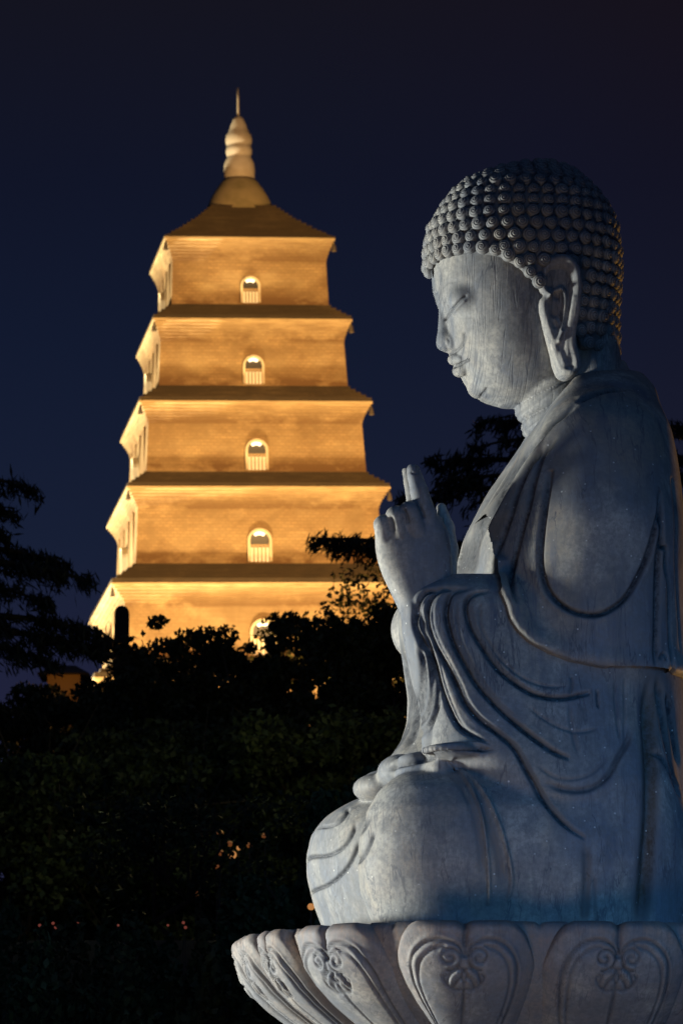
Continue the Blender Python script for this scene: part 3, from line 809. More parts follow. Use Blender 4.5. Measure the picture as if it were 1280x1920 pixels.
def petal_height(U, D, half):
    """relief of one petal; U across (0 at the middle), D depth below the rim; both in units. Returns relief, grime with painted groove shade"""
    a = np.abs(U); h = half
    h0 = 52 * np.sqrt(np.clip(1 - (a / h) ** 2.6, 0, 1)) - 10 - 9 * np.exp(-(a / 9) ** 2) * np.clip(1 - D / 70, 0, 1)
    cr = np.zeros_like(U)
    k = h / 133.0
    def line(pts, dep, wid, c=1.0):
        nonlocal h0, cr
        C = catmull([(p[0] * k, p[1]) for p in pts], 6)
        d, s, t = seg_dist(a.ravel(), D.ravel(), C)
        d = d.reshape(a.shape); g = np.exp(-(d / wid) ** 2)
        h0 = h0 - dep * g
        if dep > 0: cr = np.maximum(cr, c * g)
    heart = [(2, 62), (8, 46), (24, 36), (44, 33), (66, 40), (84, 58), (95, 85), (99, 120), (97, 160), (90, 200)]
    line([(2, 50)] + [(p[0], p[1] - 6) for p in heart[1:]], -2.8, 4, 0)
    line(heart, 6, 2.6, .8)
    line([(p[0] - 7 if p[0] > 20 else p[0], p[1] + 6) for p in heart[2:]], -2.4, 3.0)
    line([(p[0] - 13, p[1] + 11) for p in heart[3:]], 4, 2.4, .6)
    sp = []
    for q in np.linspace(0, 1, 22):
        r = 19 * (1 - q) + 2.5; th = -PI / 2 - .2 + q * 3.1 * PI
        sp.append((24 + r * math.cos(th + PI), 64 + r * math.sin(th + PI)))
    line(sp, 5, 2.4, .9)
    line([(sp[i][0] + 0, sp[i][1] - 4.5) for i in range(0, 12)], -3.5, 2.6)
    for pts in ([(0, 84), (12, 82), (24, 90), (30, 104)], [(4, 96), (14, 104), (20, 114)], [(0, 84), (4, 96), (0, 108)], [(30, 92), (36, 98), (30, 110), (16, 118), (4, 116)]):
        line(pts, 4.5, 2.2, .8)
    line([(10, 90), (20, 98), (24, 104)], -4, 3)
    line([(0, 112), (1, 140), (0, 170), (1, 215)], 3.5, 3.6, .7)
    line([(0, 0), (0, 20), (1, 42), (2, 60)], 5, 3, .9)
    body = np.clip((95 * k - a) / 12, 0, 1) * np.clip((D - 45) / 18, 0, 1)
    h0 = h0 + 6 * body
    return h0, cr
def petal(s0, width, name, push, plain=False, nu=110, nd=84):
    half = width / 2
    u = np.linspace(-1, 1, nu); dd = np.linspace(0, 1, nd) ** .9
    Ug, Tg = np.meshgrid(u, dd, indexing='ij')
    # rounded double-lobed top, narrowing foot
    lob = np.abs(Ug)
    top = 5.5 * np.exp(-(lob / .06) ** 2) + np.where(lob > .5, 84 * np.clip((lob - .5) / .5, 0, 1) ** 2.6, 0) - 1.5 * np.sin(np.clip(lob / .9, 0, 1) * PI)
    bot = 262.0
    D = top + (bot - top) * Tg
    nar = 1 - .30 * np.clip((D - 70) / 190, 0, 1) ** 1.3
    U = Ug * half * nar
    if plain:
        a = np.abs(U); rel = 28 * np.sqrt(np.clip(1 - (np.abs(Ug)) ** 2.4, 0, 1)); cr = np.exp(-((np.abs(Ug) - .97) / .07) ** 2) * .8
        rel = rel - 4 * np.exp(-((np.abs(Ug) - .72) / .05) ** 2); cr = np.maximum(cr, .5 * np.exp(-((np.abs(Ug) - .72) / .04) ** 2))
    else:
        rel, cr = petal_height(Ug * half, D, half)
        edge = np.clip((np.abs(Ug) - .955) / .045, 0, 1)
        cr = np.maximum(cr, edge * .7)
    wea = np.exp(-np.clip(D - top, 0, 400) / 42) if not plain else np.exp(-np.clip(D - top, 0, 400) / 120)
    if not plain:
        wea = np.maximum(wea, .75 * np.clip((np.abs(Ug) * 133 - 96) / 8, 0, 1) * np.exp(-D / 160))
    rel = rel - 16 * np.clip(1 - (D - top) / 16, 0, 1) ** 2 * (1 if not plain else .6)          # rounded lip
    x, y, nx, ny = ring_at(s0 + U)
    out = rel + push - inset(D)
    V = np.stack([x + nx * out, y + ny * out, -D + 5], -1)
    # gentle lean of the whole petal: its middle swells further than its edges
    nU, nD = V.shape[:2]
    Vf = V.reshape(-1, 3)
    idx = np.arange(nU * nD).reshape(nU, nD)
    Q = np.stack([idx[:-1, :-1], idx[:-1, 1:], idx[1:, 1:], idx[1:, :-1]], -1).reshape(-1, 4)
    # thickness
    loop = np.concatenate([idx[:, 0], idx[-1, 1:], idx[::-1, -1][1:], idx[0, ::-1][1:-1]])
    xb, yb, nxb, nyb = ring_at(s0 + U)
    back = np.stack([xb + nxb * (push - 62 - inset(D)), yb + nyb * (push - 62 - inset(D)), -D + 3], -1).reshape(-1, 3)[loop]
    n0 = len(Vf); m = len(loop)
    Qs = [(loop[i], loop[(i + 1) % m], n0 + (i + 1) % m, n0 + i) for i in range(m)]
    Vall = np.concatenate([Vf, back]); Qall = np.concatenate([Q, np.array(Qs)])
    cra = np.concatenate([cr.ravel(), np.full(m, .6)])
    return np_mesh(name, Vall * S, Qall, M_PETAL, lotus, {'crevice': cra, 'weather': np.concatenate([wea.ravel(), np.zeros(m)])})
# petals are set out from the one at px 872: wide on the flanks, closer round the front
def s_of(x, sgn=-1):
    d = np.hypot(RP[:, 0] - x, RP[:, 1] - sgn * LB)
    return RLEN[np.argmin(d)]
S0 = s_of(L(872, 1740, -LB - 20)[0])
SF = RLEN[349]                                   # tip of the front
WD = 268.0
near = [(S0, WD), (S0 + WD, WD), (S0 + 2 * WD, WD), (S0 + 3 * WD, WD), (S0 - 254, 238)]
s = S0 - 254 - 119
fr = []
n_front = max(1, int(round((s - SF) / 122)))
w = (s - SF) / n_front
for k in range(n_front): fr.append((s - (k + .5) * w, w))
for s1, w1 in near + fr:
    petal(s1, w1 * 1.0, 'petal', 0)
    petal(2 * SF - s1, w1 * 1.0, 'petal', 0)
inner = [(S0 + WD / 2, 165), (S0 + 1.5 * WD, 165), (S0 + 2.5 * WD, 165), (S0 - 131, 165), (S0 - 254 - 112, 150)] + [(q[0] - q[1] / 2, q[1] * .7) for q in fr[:-1]]
for s1, w1 in inner:
    petal(s1, w1, 'inner_petal', -20, plain=True, nu=40, nd=30)
    petal(2 * SF - s1, w1, 'inner_petal', -20, plain=True, nu=40, nd=30)
# seat, core and plinth down to the ground
def ring_stack(levels, name, mat, parent, n=96, cap=True):
    t = np.linspace(0, RLEN[-1], n + 1)[:-1]
    x, y, nx, ny = ring_at(t)
    xm = (RP[:, 0].min() + RP[:, 0].max()) / 2
    V = [np.stack([xm + (x - xm) * f, y * f, np.full(n, z)], 1) for f, z in levels]
    Q = []
    for k in range(len(levels) - 1):
        for i in range(n): Q.append((k * n + i, k * n + (i + 1) % n, (k + 1) * n + (i + 1) % n, (k + 1) * n + i))
    V = np.concatenate(V); T = []
    c0 = len(V); V = np.concatenate([V, [[xm, 0, levels[0][1]], [xm, 0, levels[-1][1]]]])
    for i in range(n):
        T.append((c0, (i + 1) % n, i)); b = (len(levels) - 1) * n
        T.append((c0 + 1, b + i, b + (i + 1) % n))
    return np_mesh(name, V * S, np.array(Q)[:, ::-1], mat, parent, {'crevice': np.zeros(len(V))}, smooth=False, T=np.array(T)[:, ::-1])
GZ = -ANCH.z / S + 33
ring_stack([(.90, -6), (.86, -80), (.72, -160), (.52, -258), (.50, -330), (.62, -352), (.62, -400), (.78, -420), (.78, -500), (.95, -520), (.95, -640), (1.15, -660), (1.15, GZ)], 'seat_drum', M_PETAL, lotus)
# ================================================================== the brick pagoda, far behind
PY_ = 245.0                                   # metres from the camera to its near face
PU = PY_ / (FPX * CP)                         # metres per photo pixel there (near the middle of the picture)
PYAW = math.radians(7.6)
PBASE = at(493, 1092, PY_)                    # middle of the near face at the eave of the third storey
pag = empty('brick_pagoda', PBASE, PYAW)
pag.rotation_euler = (0, math.radians(-1.15), PYAW)
tag(pag, 'tall square tapering brick pagoda floodlit in orange with a pale spire', 'pagoda')
def brick(name, base, dark, light, stain=.8, course=.45):
    m = NT(name)
    co = m.coords()
    uv = m.n('ShaderNodeSeparateXYZ'); m.l(co, uv.inputs[0])
    cb = m.n('ShaderNodeCombineXYZ'); m.l(m.math('ADD', uv.outputs[0], uv.outputs[1]), cb.inputs[0]); m.l(uv.outputs[2], cb.inputs[1])
    br = m.n('ShaderNodeTexBrick'); m.l(cb.outputs[0], br.inputs['Vector'])
    br.inputs['Scale'].default_value = 1.3; br.inputs['Mortar Size'].default_value = .035
    br.inputs['Color1'].default_value = (*base, 1); br.inputs['Color2'].default_value = (*[.80 * c for c in base], 1)
    br.inputs['Mortar'].default_value = (*[.68 * c for c in base], 1)
    col = br.outputs['Color']
    n1 = m.noise(m.coords((.35, .35, .6)), .9, 6, .65)
    col = m.mix(m.rampf(n1, [(.50, 0.0), (.68, stain * .9)]), col, dark)
    n2 = m.noise(m.coords((.22, .22, .5)), 1.0, 5, .6)
    col = m.mix(m.rampf(n2, [(.48, 0.0), (.70, .5)]), col, light)
    n3 = m.noise(m.coords((.55, .55, .25)), 1.1, 5, .6)
    col = m.mix(m.rampf(n3, [(.48, 0.0), (.62, .7)]), col, tuple(.62 * c for c in base))
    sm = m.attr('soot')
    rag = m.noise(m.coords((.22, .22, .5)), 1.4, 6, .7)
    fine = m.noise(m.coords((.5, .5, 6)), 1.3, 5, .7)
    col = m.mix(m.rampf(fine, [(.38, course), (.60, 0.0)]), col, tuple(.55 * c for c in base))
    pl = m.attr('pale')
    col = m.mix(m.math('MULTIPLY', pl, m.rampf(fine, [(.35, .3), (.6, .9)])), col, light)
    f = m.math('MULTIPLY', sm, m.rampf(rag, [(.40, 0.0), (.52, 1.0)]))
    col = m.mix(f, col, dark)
    m.bump(n1, .4, .05)
    return m.set(col, .9)
M_BRICK = brick('ochre_brick', (.40, .265, .125), (.14, .075, .03), (.56, .43, .24))
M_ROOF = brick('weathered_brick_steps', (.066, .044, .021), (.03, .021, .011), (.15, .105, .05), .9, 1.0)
M_SPIRE = NT('pale_glazed_spire')
M_SPIRE = M_SPIRE.set(M_SPIRE.mix(M_SPIRE.rampf(M_SPIRE.noise(M_SPIRE.coords(), 1.2, 4), [(.4, 0.0), (.7, .6)]), (.50, .43, .33), (.36, .29, .20)), .6)
M_DOME = NT('moss_stained_dome')
M_DOME = M_DOME.set(M_DOME.mix(M_DOME.rampf(M_DOME.noise(M_DOME.coords(), .9, 4), [(.4, 0.0), (.65, .8)]), (.30, .235, .12), (.17, .14, .06)), .85)
M_PLASTER = NT('pale_window_surround').set((.62, .52, .36), .8)
M_DARK = NT('dark_window_interior').set((.035, .032, .03), .4)
M_RAIL = NT('pale_window_rail').set((.40, .27, .13), .6)
M_IRON = NT('dark_iron').set((.10, .08, .06), .5)
def glow_mat(name, color, strength):
    m = NT(name); m.b.inputs['Emission Color'].default_value = (*color, 1); m.b.inputs['Emission Strength'].default_value = strength
    return m.set((.5, .4, .25), .6)
M_LIT = glow_mat('lit_window_glow', (1.0, .70, .30), .85)
M_CROWN = glow_mat('crown_glow', (1.0, .80, .48), 3.2)  # emission stands for the lit crown of each arch

def sq_ring(w, d, z, n=12):
    """points round a rectangle of half width w, from the near face (y = 0) to depth 2w, lifted a little at the corners"""
    t = np.linspace(-1, 1, n + 1)[:-1]
    a = np.stack([t * w, np.zeros(n)], 1); b = np.stack([np.full(n, w), (t + 1) * w], 1)
    c = np.stack([-t * w, np.full(n, 2 * w)], 1); e = np.stack([np.full(n, -w), (1 - t) * w], 1)
    P = np.concatenate([a, b, c, e])
    return np.column_stack([P[:, 0], P[:, 1] + d, np.full(4 * n, z)])
AXD = 560 / 2 * PU                            # the tower's axis lies this far behind the reference face
def tier(levels, name, mat, parent, sootf=None, pale=None):
    """levels: (half width in photo px, height in photo px above the reference). One closed skin round the axis"""
    n = 16; V = []; so = []; pa = []
    for k, lv in enumerate(levels):
        w, z = lv[0], lv[1]
        w *= PU
        r = sq_ring(w, AXD - w, z * PU, n)
        if len(lv) > 2 and lv[2]:
            t = np.abs(np.concatenate([np.linspace(-1, 1, n + 1)[:-1]] * 4))
            r[:, 2] += lv[2] * PU * t ** 3
        V.append(r); so.append(np.full(4 * n, sootf[k] if sootf else 0.0)); pa.append(np.full(4 * n, pale[k] if pale else 0.0))
    m = 4 * n; Q = []
    for k in range(len(levels) - 1):
        for i in range(m): Q.append((k * m + i, k * m + (i + 1) % m, (k + 1) * m + (i + 1) % m, (k + 1) * m + i))
    V = np.concatenate(V); so = np.concatenate(so); pa = np.append(np.concatenate(pa), [0, 0])
    c0 = len(V)
    V = np.concatenate([V, [[0, AXD, levels[0][1] * PU], [0, AXD, levels[-1][1] * PU]]]); so = np.append(so, [0, 0])
    T = []; b = (len(levels) - 1) * m
    for i in range(m):
        T.append((c0, (i + 1) % m, i)); T.append((c0 + 1, b + i, b + (i + 1) % m))
    return np_mesh(name, V, np.array(Q), mat, parent, {'soot': so, 'pale': pa}, smooth=False, T=np.array(T))
def hpx(py, w=None):
    """height above the reference eave, in units of PU, of a photo row on a near face whose half width is w"""
    Y = PY_ + (AXD - w * PU if w else 0)
    return (at(478, py, Y).z - PBASE.z) / PU
def wsc(w):
    return w * (PY_ + AXD - w * PU) / PY_
# storeys, bottom up: eave edge row, eave half width, wall rows (top, bottom), wall half widths (top, bottom), roof top row
ST = [(1500, 356, 1550, 1700, 330, 336, 1462), (1268, 322, 1316, 1462, 294, 300, 1232), (1092, 283, 1140, 1232, 255, 262, 1058), (912, 247.5, 958, 1058, 227, 232, 886), (752, 219.5, 798, 886, 202, 207.5, 725),
      (598, 188, 645, 725, 174, 179, 573), (446, 161, 495, 573, 146, 149, None)]
def box_m(V, Q, x0, x1, y0, y1, z0, z1):
    b = len(V)
    V += [(x0, y0, z0), (x1, y0, z0), (x1, y1, z0), (x0, y1, z0), (x0, y0, z1), (x1, y0, z1), (x1, y1, z1), (x0, y1, z1)]
    Q += [(b, b + 3, b + 2, b + 1), (b + 4, b + 5, b + 6, b + 7), (b, b + 1, b + 5, b + 4), (b + 1, b + 2, b + 6, b + 5), (b + 2, b + 3, b + 7, b + 6), (b + 3, b, b + 4, b + 7)]
def face_xform(o, face, w, z):
    """put a fitting made for the near face on the near or the left face of a wall of half width w"""
    if face == 0:
        o.location = (0, AXD - w * PU, z)
    else:
        o.location = (-w * PU, AXD, z); o.rotation_euler = (0, 0, -PI / 2)
def arch_pts(w, h, n=10):
    pts = [(-w, 0), (-w, h - w)]
    for k in range(1, n): pts.append((-w * math.cos(k / n * PI), h - w + w * math.sin(k / n * PI)))
    return pts + [(w, h - w), (w, 0)]
def window(face, w, z, hw, hh):
    """an arched opening: pale surround, dark pane above, lit pane below behind a white railing, glowing arc added for the lit crown"""
    fr_o = arch_pts(hw, hh); fr_i = arch_pts(hw * .80, hh * .93)
    V, Q = [], []
    n = len(fr_o)
    for (yo) in (-.30, .10):
        V += [(x, yo, y) for x, y in fr_o]; V += [(x, yo, y) for x, y in fr_i]
    for i in range(n - 1):
        Q += [(i, i + 1, n + i + 1, n + i), (2 * n + i, 3 * n + i, 3 * n + i + 1, 2 * n + i + 1), (i, 2 * n + i, 2 * n + i + 1, i + 1), (n + i, n + i + 1, 3 * n + i + 1, 3 * n + i)]
    fr = np_mesh('window', V, np.array(Q), M_PLASTER, pag, smooth=False)
    face_xform(fr, face, w, z)
    wi = hw * .80; hi = hh * .93; split = hh * .44
    up = [(x, y) for x, y in arch_pts(wi, hi) if y >= split - .01]
    up = [(-wi, split)] + [p for p in up if p[1] > split] + [(wi, split)]
    k = len(up)
    np_mesh('pane', [(x, -.02, y) for x, y in up] + [(0, -.02, (split + hi) / 2)], None, M_DARK, fr, T=np.array([(k, (i + 1) % k, i) for i in range(k)]), smooth=False)
    V, Q = [], []
    box_m(V, Q, -wi, wi, -.06, -.02, .02, split)
    np_mesh('lit_pane', V, np.array(Q), M_LIT, fr, smooth=False)
    V, Q = [], []
    m = 5
    for i in range(m + 1):
        x = -wi + 2 * wi * i / m
        box_m(V, Q, x - .05, x + .05, -.22, -.18, 0.0, split + .06)
    box_m(V, Q, -wi, wi, -.235, -.165, split + .06, split + .14)
    np_mesh('railing', V, np.array(Q), M_RAIL, fr, smooth=False)
    V, Q = [], []
    A = np.linspace(.28 * PI, .72 * PI, 9)
    r1, r2, zc = hw * .50, hw * .74, hi - wi
    V = [(r1 * math.cos(a), -.14, zc + r1 * math.sin(a)) for a in A] + [(r2 * math.cos(a), -.14, zc + r2 * math.sin(a)) for a in A] + [(r1 * math.cos(a), -.05, zc + r1 * math.sin(a)) for a in A] + [(r2 * math.cos(a), -.05, zc + r2 * math.sin(a)) for a in A]
    Q = []
    for i in range(8):
        Q += [(i, i + 1, 10 + i, 9 + i), (18 + i, 27 + i, 28 + i, 19 + i), (i, 18 + i, 19 + i, i + 1), (9 + i, 10 + i, 28 + i, 27 + i)]
    Q += [(0, 9, 27, 18), (8, 26, 35, 17)]
    np_mesh('crown_glow_arc', V, np.array(Q), M_CROWN, fr, smooth=False)
for k, (pe, we, pt, pb, wt, wb, pr) in enumerate(ST):
    ze, zt, zb = hpx(pe, we), hpx(pt, wt), hpx(pb, wb)
    we, wt, wb = wsc(we + 1), wsc(wt), wsc(wb)
    # wall with the brick courses stepping out under the eave
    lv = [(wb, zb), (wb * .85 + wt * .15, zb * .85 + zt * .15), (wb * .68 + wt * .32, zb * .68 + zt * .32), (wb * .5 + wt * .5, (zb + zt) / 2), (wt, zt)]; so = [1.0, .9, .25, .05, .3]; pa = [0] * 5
    N = 7
    for i in range(1, N + 1):
        f0 = (i - 1) / N; f = i / N
        w0 = wt + (we - wt) * f0 ** 1.5; w1 = wt + (we - wt) * f ** 1.5
        z = zt + (ze - 5 - zt) * f
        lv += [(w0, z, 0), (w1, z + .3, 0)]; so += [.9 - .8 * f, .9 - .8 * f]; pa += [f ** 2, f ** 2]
    lv += [(we, ze)]; so += [0]; pa += [1]
    tier(lv, 'wall', M_BRICK, pag, so, pa)
    # stepped top of the eave
    if pr is not None:
        wn = ST[k + 1][5]; zr = hpx(pr, wn); wn = wsc(wn)
        M = 5; lv = [(we - 1.5, ze + .4)]
        for i in range(M):
            f = i / M; g = (i + 1) / M
            w0 = we - 1.5 + (wn - 3 - we) * f; w1 = we - 1.5 + (wn - 3 - we) * g
            lv += [(w0, ze + .4 + (zr - ze) * g), (w1, ze + .6 + (zr - ze) * g)]
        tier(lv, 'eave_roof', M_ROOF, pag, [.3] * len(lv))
    # shallow brick pilasters on the left face
    for j in range(4 if k >= 2 else 0):
        x = (-1 + 2 * (j + .5) / 4) * wb * .95 * PU
        if abs(x) < 24 * PU: continue
        V, Q = [], []
        box_m(V, Q, x - .14, x + .14, -.05, .3, zb * PU, (zt + 6) * PU)
        o = np_mesh('pilaster', V, np.array(Q), M_BRICK, pag, {'soot': np.full(len(V), .2)}, smooth=False)
        face_xform(o, 1, (wt + wb) / 2 + .5, 0)
    if k >= 2:
        hw = (19 + (6 - k) * 1.3) * PU
        for face in (0, 1):
            wz = zb + 4
            window(face, wb - .5, wz * PU, hw, (51 + (6 - k) * 4) * PU)
    # bells under the eave corners
    for sx in (-1, 1):
        bx = sx * (we - 2) * PU; by = AXD - (we - 2) * PU
        A = np.linspace(0, 2 * PI, 9)[:-1]
        V = [(bx, by, ze * PU - .15)] + [(bx + .10 * math.cos(a), by + .10 * math.sin(a), ze * PU - .45) for a in A] + [(bx + .17 * math.cos(a), by + .17 * math.sin(a), ze * PU - .80) for a in A]
        Q = [(1 + i, 1 + (i + 1) % 8, 9 + (i + 1) % 8, 9 + i) for i in range(8)]
        np_mesh('wind_bell', V, np.array(Q), M_IRON, pag, T=np.array([(0, 1 + (i + 1) % 8, 1 + i) for i in range(8)]))
# top roof: steep curved pyramid, dome, gourd spire and rod
def cpx(px_, py):                               # rows on the axis, which lies behind the near face
    return (at(450, py, PY_ + AXD * 1.0).z - PBASE.z) / PU
ze = hpx(446, 161)
def rz_(w, row):
    return hpx(row, 161) + (cpx(450, row) - hpx(row, 161)) * (1 - w / 161)
prof = [(165, ze + .4), (150, rz_(150, 439.5)), (125, rz_(125, 429)), (98, rz_(98, 414)), (78, rz_(78, 400)), (58, rz_(58, 386))]
lv = []
for a, b in zip(prof[:-1], prof[1:]):
    for i in range(3):
        f, g = i / 3, (i + 1) / 3
        w0 = a[0] + (b[0] - a[0]) * f; w1 = a[0] + (b[0] - a[0]) * g; z = a[1] + (b[1] - a[1]) * g
        lv += [(w0, z - .4), (w1, z)]
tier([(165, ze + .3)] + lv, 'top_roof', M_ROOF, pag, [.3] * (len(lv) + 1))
def lathe(prof, name, mat, parent, n=32, sq=None):
    V, Q = [], []
    for j, (r, z) in enumerate(prof):
        e = sq[j] if sq else 2.0
        for i in range(n):
            a = 2 * PI * i / n + PI / 4 * 0; c, s = math.cos(a), math.sin(a)
            f = 1 / (abs(c) ** e + abs(s) ** e) ** (1 / e)
            V.append((r * PU * c * f, AXD + r * PU * s * f, z * PU))
    for j in range(len(prof) - 1):
        for i in range(n): Q.append((j * n + i, j * n + (i + 1) % n, (j + 1) * n + (i + 1) % n, (j + 1) * n + i))
    T = [(len(V) - n + i, len(V) - n + (i + 1) % n, len(V)) for i in range(n)]
    V.append((0, AXD, prof[-1][1] * PU))
    return np_mesh(name, V, np.array(Q), mat, parent, {'soot': np.zeros(len(V))}, T=np.array(T))
zd = cpx(450, 338)
lathe([(r, cpx(450, y)) for r, y in ((70, 408), (67, 396), (62, 385), (56, 372), (47, 358), (38, 346), (31, 338))], 'dome', M_DOME, pag, 48)
g = lambda rows: [(r, cpx(450, y)) for r, y in rows]
sp = lathe(g([(26, 340), (30, 334), (31, 322), (29.5, 308), (24, 297), (23, 295), (25, 292), (26, 285), (25, 278), (22.5, 276), (25.5, 271), (26.5, 263), (25, 255), (20, 249), (19.5, 246), (16.5, 240), (16.5, 237), (12.5, 230), (12, 227), (7, 220)]), 'spire', M_SPIRE, pag)
lathe(g([(2.6, 226), (2.4, 190), (1.8, 166)]), 'lightning_rod', M_SPIRE, sp, 8)

# terrace under the pagoda, hidden by the trees
GT = PBASE.z + hpx(1700) * PU
V, Q = [], []
box_m(V, Q, -14, 14, PY_ - 2.5, PY_ + 27, GT - 6, GT)
ter = np_mesh('brick_terrace', np.array(V) + np.array([PBASE.x, 0, 0]), np.array(Q), M_BRICK, None, {'soot': np.zeros(8)}, smooth=False)
tag(ter, 'square brick terrace that carries the tall pagoda, behind the trees', 'terrace')

# the pagoda's own floodlights: warm from below in front, paler from the left, a lamp under each left eave
px0 = PBASE.x
lamp('pagoda_flood_near', 'SPOT', (px0 - 1, PY_ - 16, GT + 1), (px0, PY_ + 3, PBASE.z + 3), 52000, (1.0, .67, .29), size=.8, spot=115, blend=.6)
lamp('pagoda_flood_far', 'SPOT', (px0 + 22, PY_ - 95, PBASE.z - 8), (px0, PY_ + 4, PBASE.z + 6), 680000, (1.0, .56, .195), size=1.2, spot=30, blend=.9)
lamp('pagoda_flood_left', 'SPOT', (px0 - 34, PY_ - 2, GT + 3), (px0 - 7, PY_ + 8, PBASE.z + 9), 290000, (1.0, .84, .54), size=.8, spot=75, blend=.6)
lamp('pagoda_spire_lamp', 'SPOT', (px0 - 4, PY_ - 30, GT), (px0 - 1.2, PY_ + AXD, PBASE.z + cpx(450, 255) * PU), 34000, (1.0, .66, .36), size=.4, spot=8, blend=.5)
cP, sP = math.cos(PYAW), math.sin(PYAW)
for k, (pe, we, pt, pb, wt, wb, pr) in enumerate(ST):
    if k < 2: continue
    lx_, ly_ = -(wb * PU + .9), AXD - 0.3
    z = PBASE.z + (hpx(pb, wb) + 16) * PU
    x = PBASE.x + lx_ * cP - ly_ * sP - .02 * (z - PBASE.z); y = PBASE.y + lx_ * sP + ly_ * cP
    for q in (-.62, -.2, .2, .62):
        fx, fy = q * wb * PU, AXD - wb * PU - 1.3
        zz = PBASE.z + (hpx(pb, wb) + 6) * PU
        lamp('ledge_uplight', 'SPOT', (PBASE.x + fx * cP - fy * sP - .02 * (zz - PBASE.z), PBASE.y + fx * sP + fy * cP, zz), (PBASE.x + fx * cP - fy * sP, PBASE.y + fy + 1.0, zz + 3.0), 85, (1.0, .74, .30), size=.1, spot=100, blend=.8)
    lamp('eave_uplight', 'SPOT', (x, y, z), (x + .5, y, z + 4), 420, (1.0, .78, .42), size=.08, spot=70, blend=.5)
# ================================================================== ground
m = NT('dark_soil')
m.set(m.mix(m.noise(m.coords(), .4, 5), (.018, .024, .012), (.040, .036, .024)), .95)
def ground_z(x, y):
    d = np.hypot(x, (y - 12) * 1.0)
    b = np.clip((y - 17.5) / 14.5, 0, 1); b = b * b * (3 - 2 * b) * 3.5
    c = np.clip((y - 32) / 28, 0, 1); b = b + c * c * (3 - 2 * c) * 1.3
    hl = np.clip(1 - np.hypot((x - PBASE.x), (y - PY_ - 10)) / 150, 0, 1); hl = hl * hl * (3 - 2 * hl) * (GT - 4.8)
    return b + hl * 1.12
xs = np.concatenate([np.linspace(-1500, -130, 24), np.linspace(-120, 120, 121), np.linspace(130, 1500, 24)])
ys = np.concatenate([np.linspace(-300, 8, 12), np.linspace(10, 60, 60), np.linspace(64, 460, 80), np.linspace(480, 2400, 30)])
Xg, Yg = np.meshgrid(xs, ys, indexing='ij')
Zg = ground_z(Xg, Yg)
idx = np.arange(Xg.size).reshape(Xg.shape)
Q = np.stack([idx[:-1, :-1], idx[1:, :-1], idx[1:, 1:], idx[:-1, 1:]], -1).reshape(-1, 4)
gr = np_mesh('ground', np.stack([Xg, Yg, Zg], -1).reshape(-1, 3), Q, m.m)
tag(gr, kind='structure')
def gz(x, y): return float(ground_z(np.array(x, float), np.array(y, float)))

# ================================================================== trees
def leaf_mat(name, a, b, rough=.6):
    m = NT(name)
    oi = m.attr('shade')
    col = m.mix(oi, a, b)
    m.set(col, rough)
    return m.m
M_LEAF = leaf_mat('broad_leaves', (.024, .034, .010), (.075, .080, .024))
M_LEAF2 = leaf_mat('dark_leaves', (.018, .032, .010), (.055, .078, .024))
M_NEEDLE = leaf_mat('cedar_needles', (.012, .018, .014), (.028, .036, .024))
M_HEDGE = leaf_mat('hedge_leaves', (.020, .050, .018), (.050, .095, .035))
bk = NT('rough_bark'); M_BARK = bk.set(bk.mix(bk.noise(bk.coords((6, 6, 1)), 4, 4), (.035, .026, .018), (.10, .075, .05)), .9)
def leaves(C, size, rng, aspect=.55, drop=.0, dirs=None):
    """small pointed leaf faces at points C"""
    n = len(C)
    d = rng.normal(size=(n, 3)) if dirs is None else dirs + rng.normal(size=(n, 3)) * .45
    d[:, 2] -= drop
    d /= np.linalg.norm(d, axis=1)[:, None] + 1e-9
    r = rng.normal(size=(n, 3)); w = np.cross(d, r); w /= np.linalg.norm(w, axis=1)[:, None] + 1e-9
    s = (size * rng.uniform(.6, 1.35, n))[:, None]
    V = np.stack([C - d * s * .5, C + w * s * aspect * .5, C + d * s * .5, C - w * s * aspect * .5], 1).reshape(-1, 3)
    Q = np.arange(4 * n).reshape(n, 4)
    return V, Q
def tubes(paths, sides=6):
    """tapered limbs; paths: list of (points, radii)"""
    Vs, Qs, n0 = [], [], 0
    for P, R in paths:
        P = np.array(P, float); k = len(P)
        a = np.linspace(0, 2 * PI, sides + 1)[:-1]
        for i in range(k):
            t = P[min(i + 1, k - 1)] - P[max(i - 1, 0)]; t /= np.linalg.norm(t) + 1e-9
            u = np.cross(t, [.31, .87, .2]); u /= np.linalg.norm(u) + 1e-9; w = np.cross(t, u)
            Vs.append(P[i] + R[i] * (np.cos(a)[:, None] * u + np.sin(a)[:, None] * w))
        for i in range(k - 1):
            for j in range(sides): Qs.append((n0 + i * sides + j, n0 + i * sides + (j + 1) % sides, n0 + (i + 1) * sides + (j + 1) % sides, n0 + (i + 1) * sides + j))
        n0 += k * sides
    return np.concatenate(Vs), np.array(Qs)
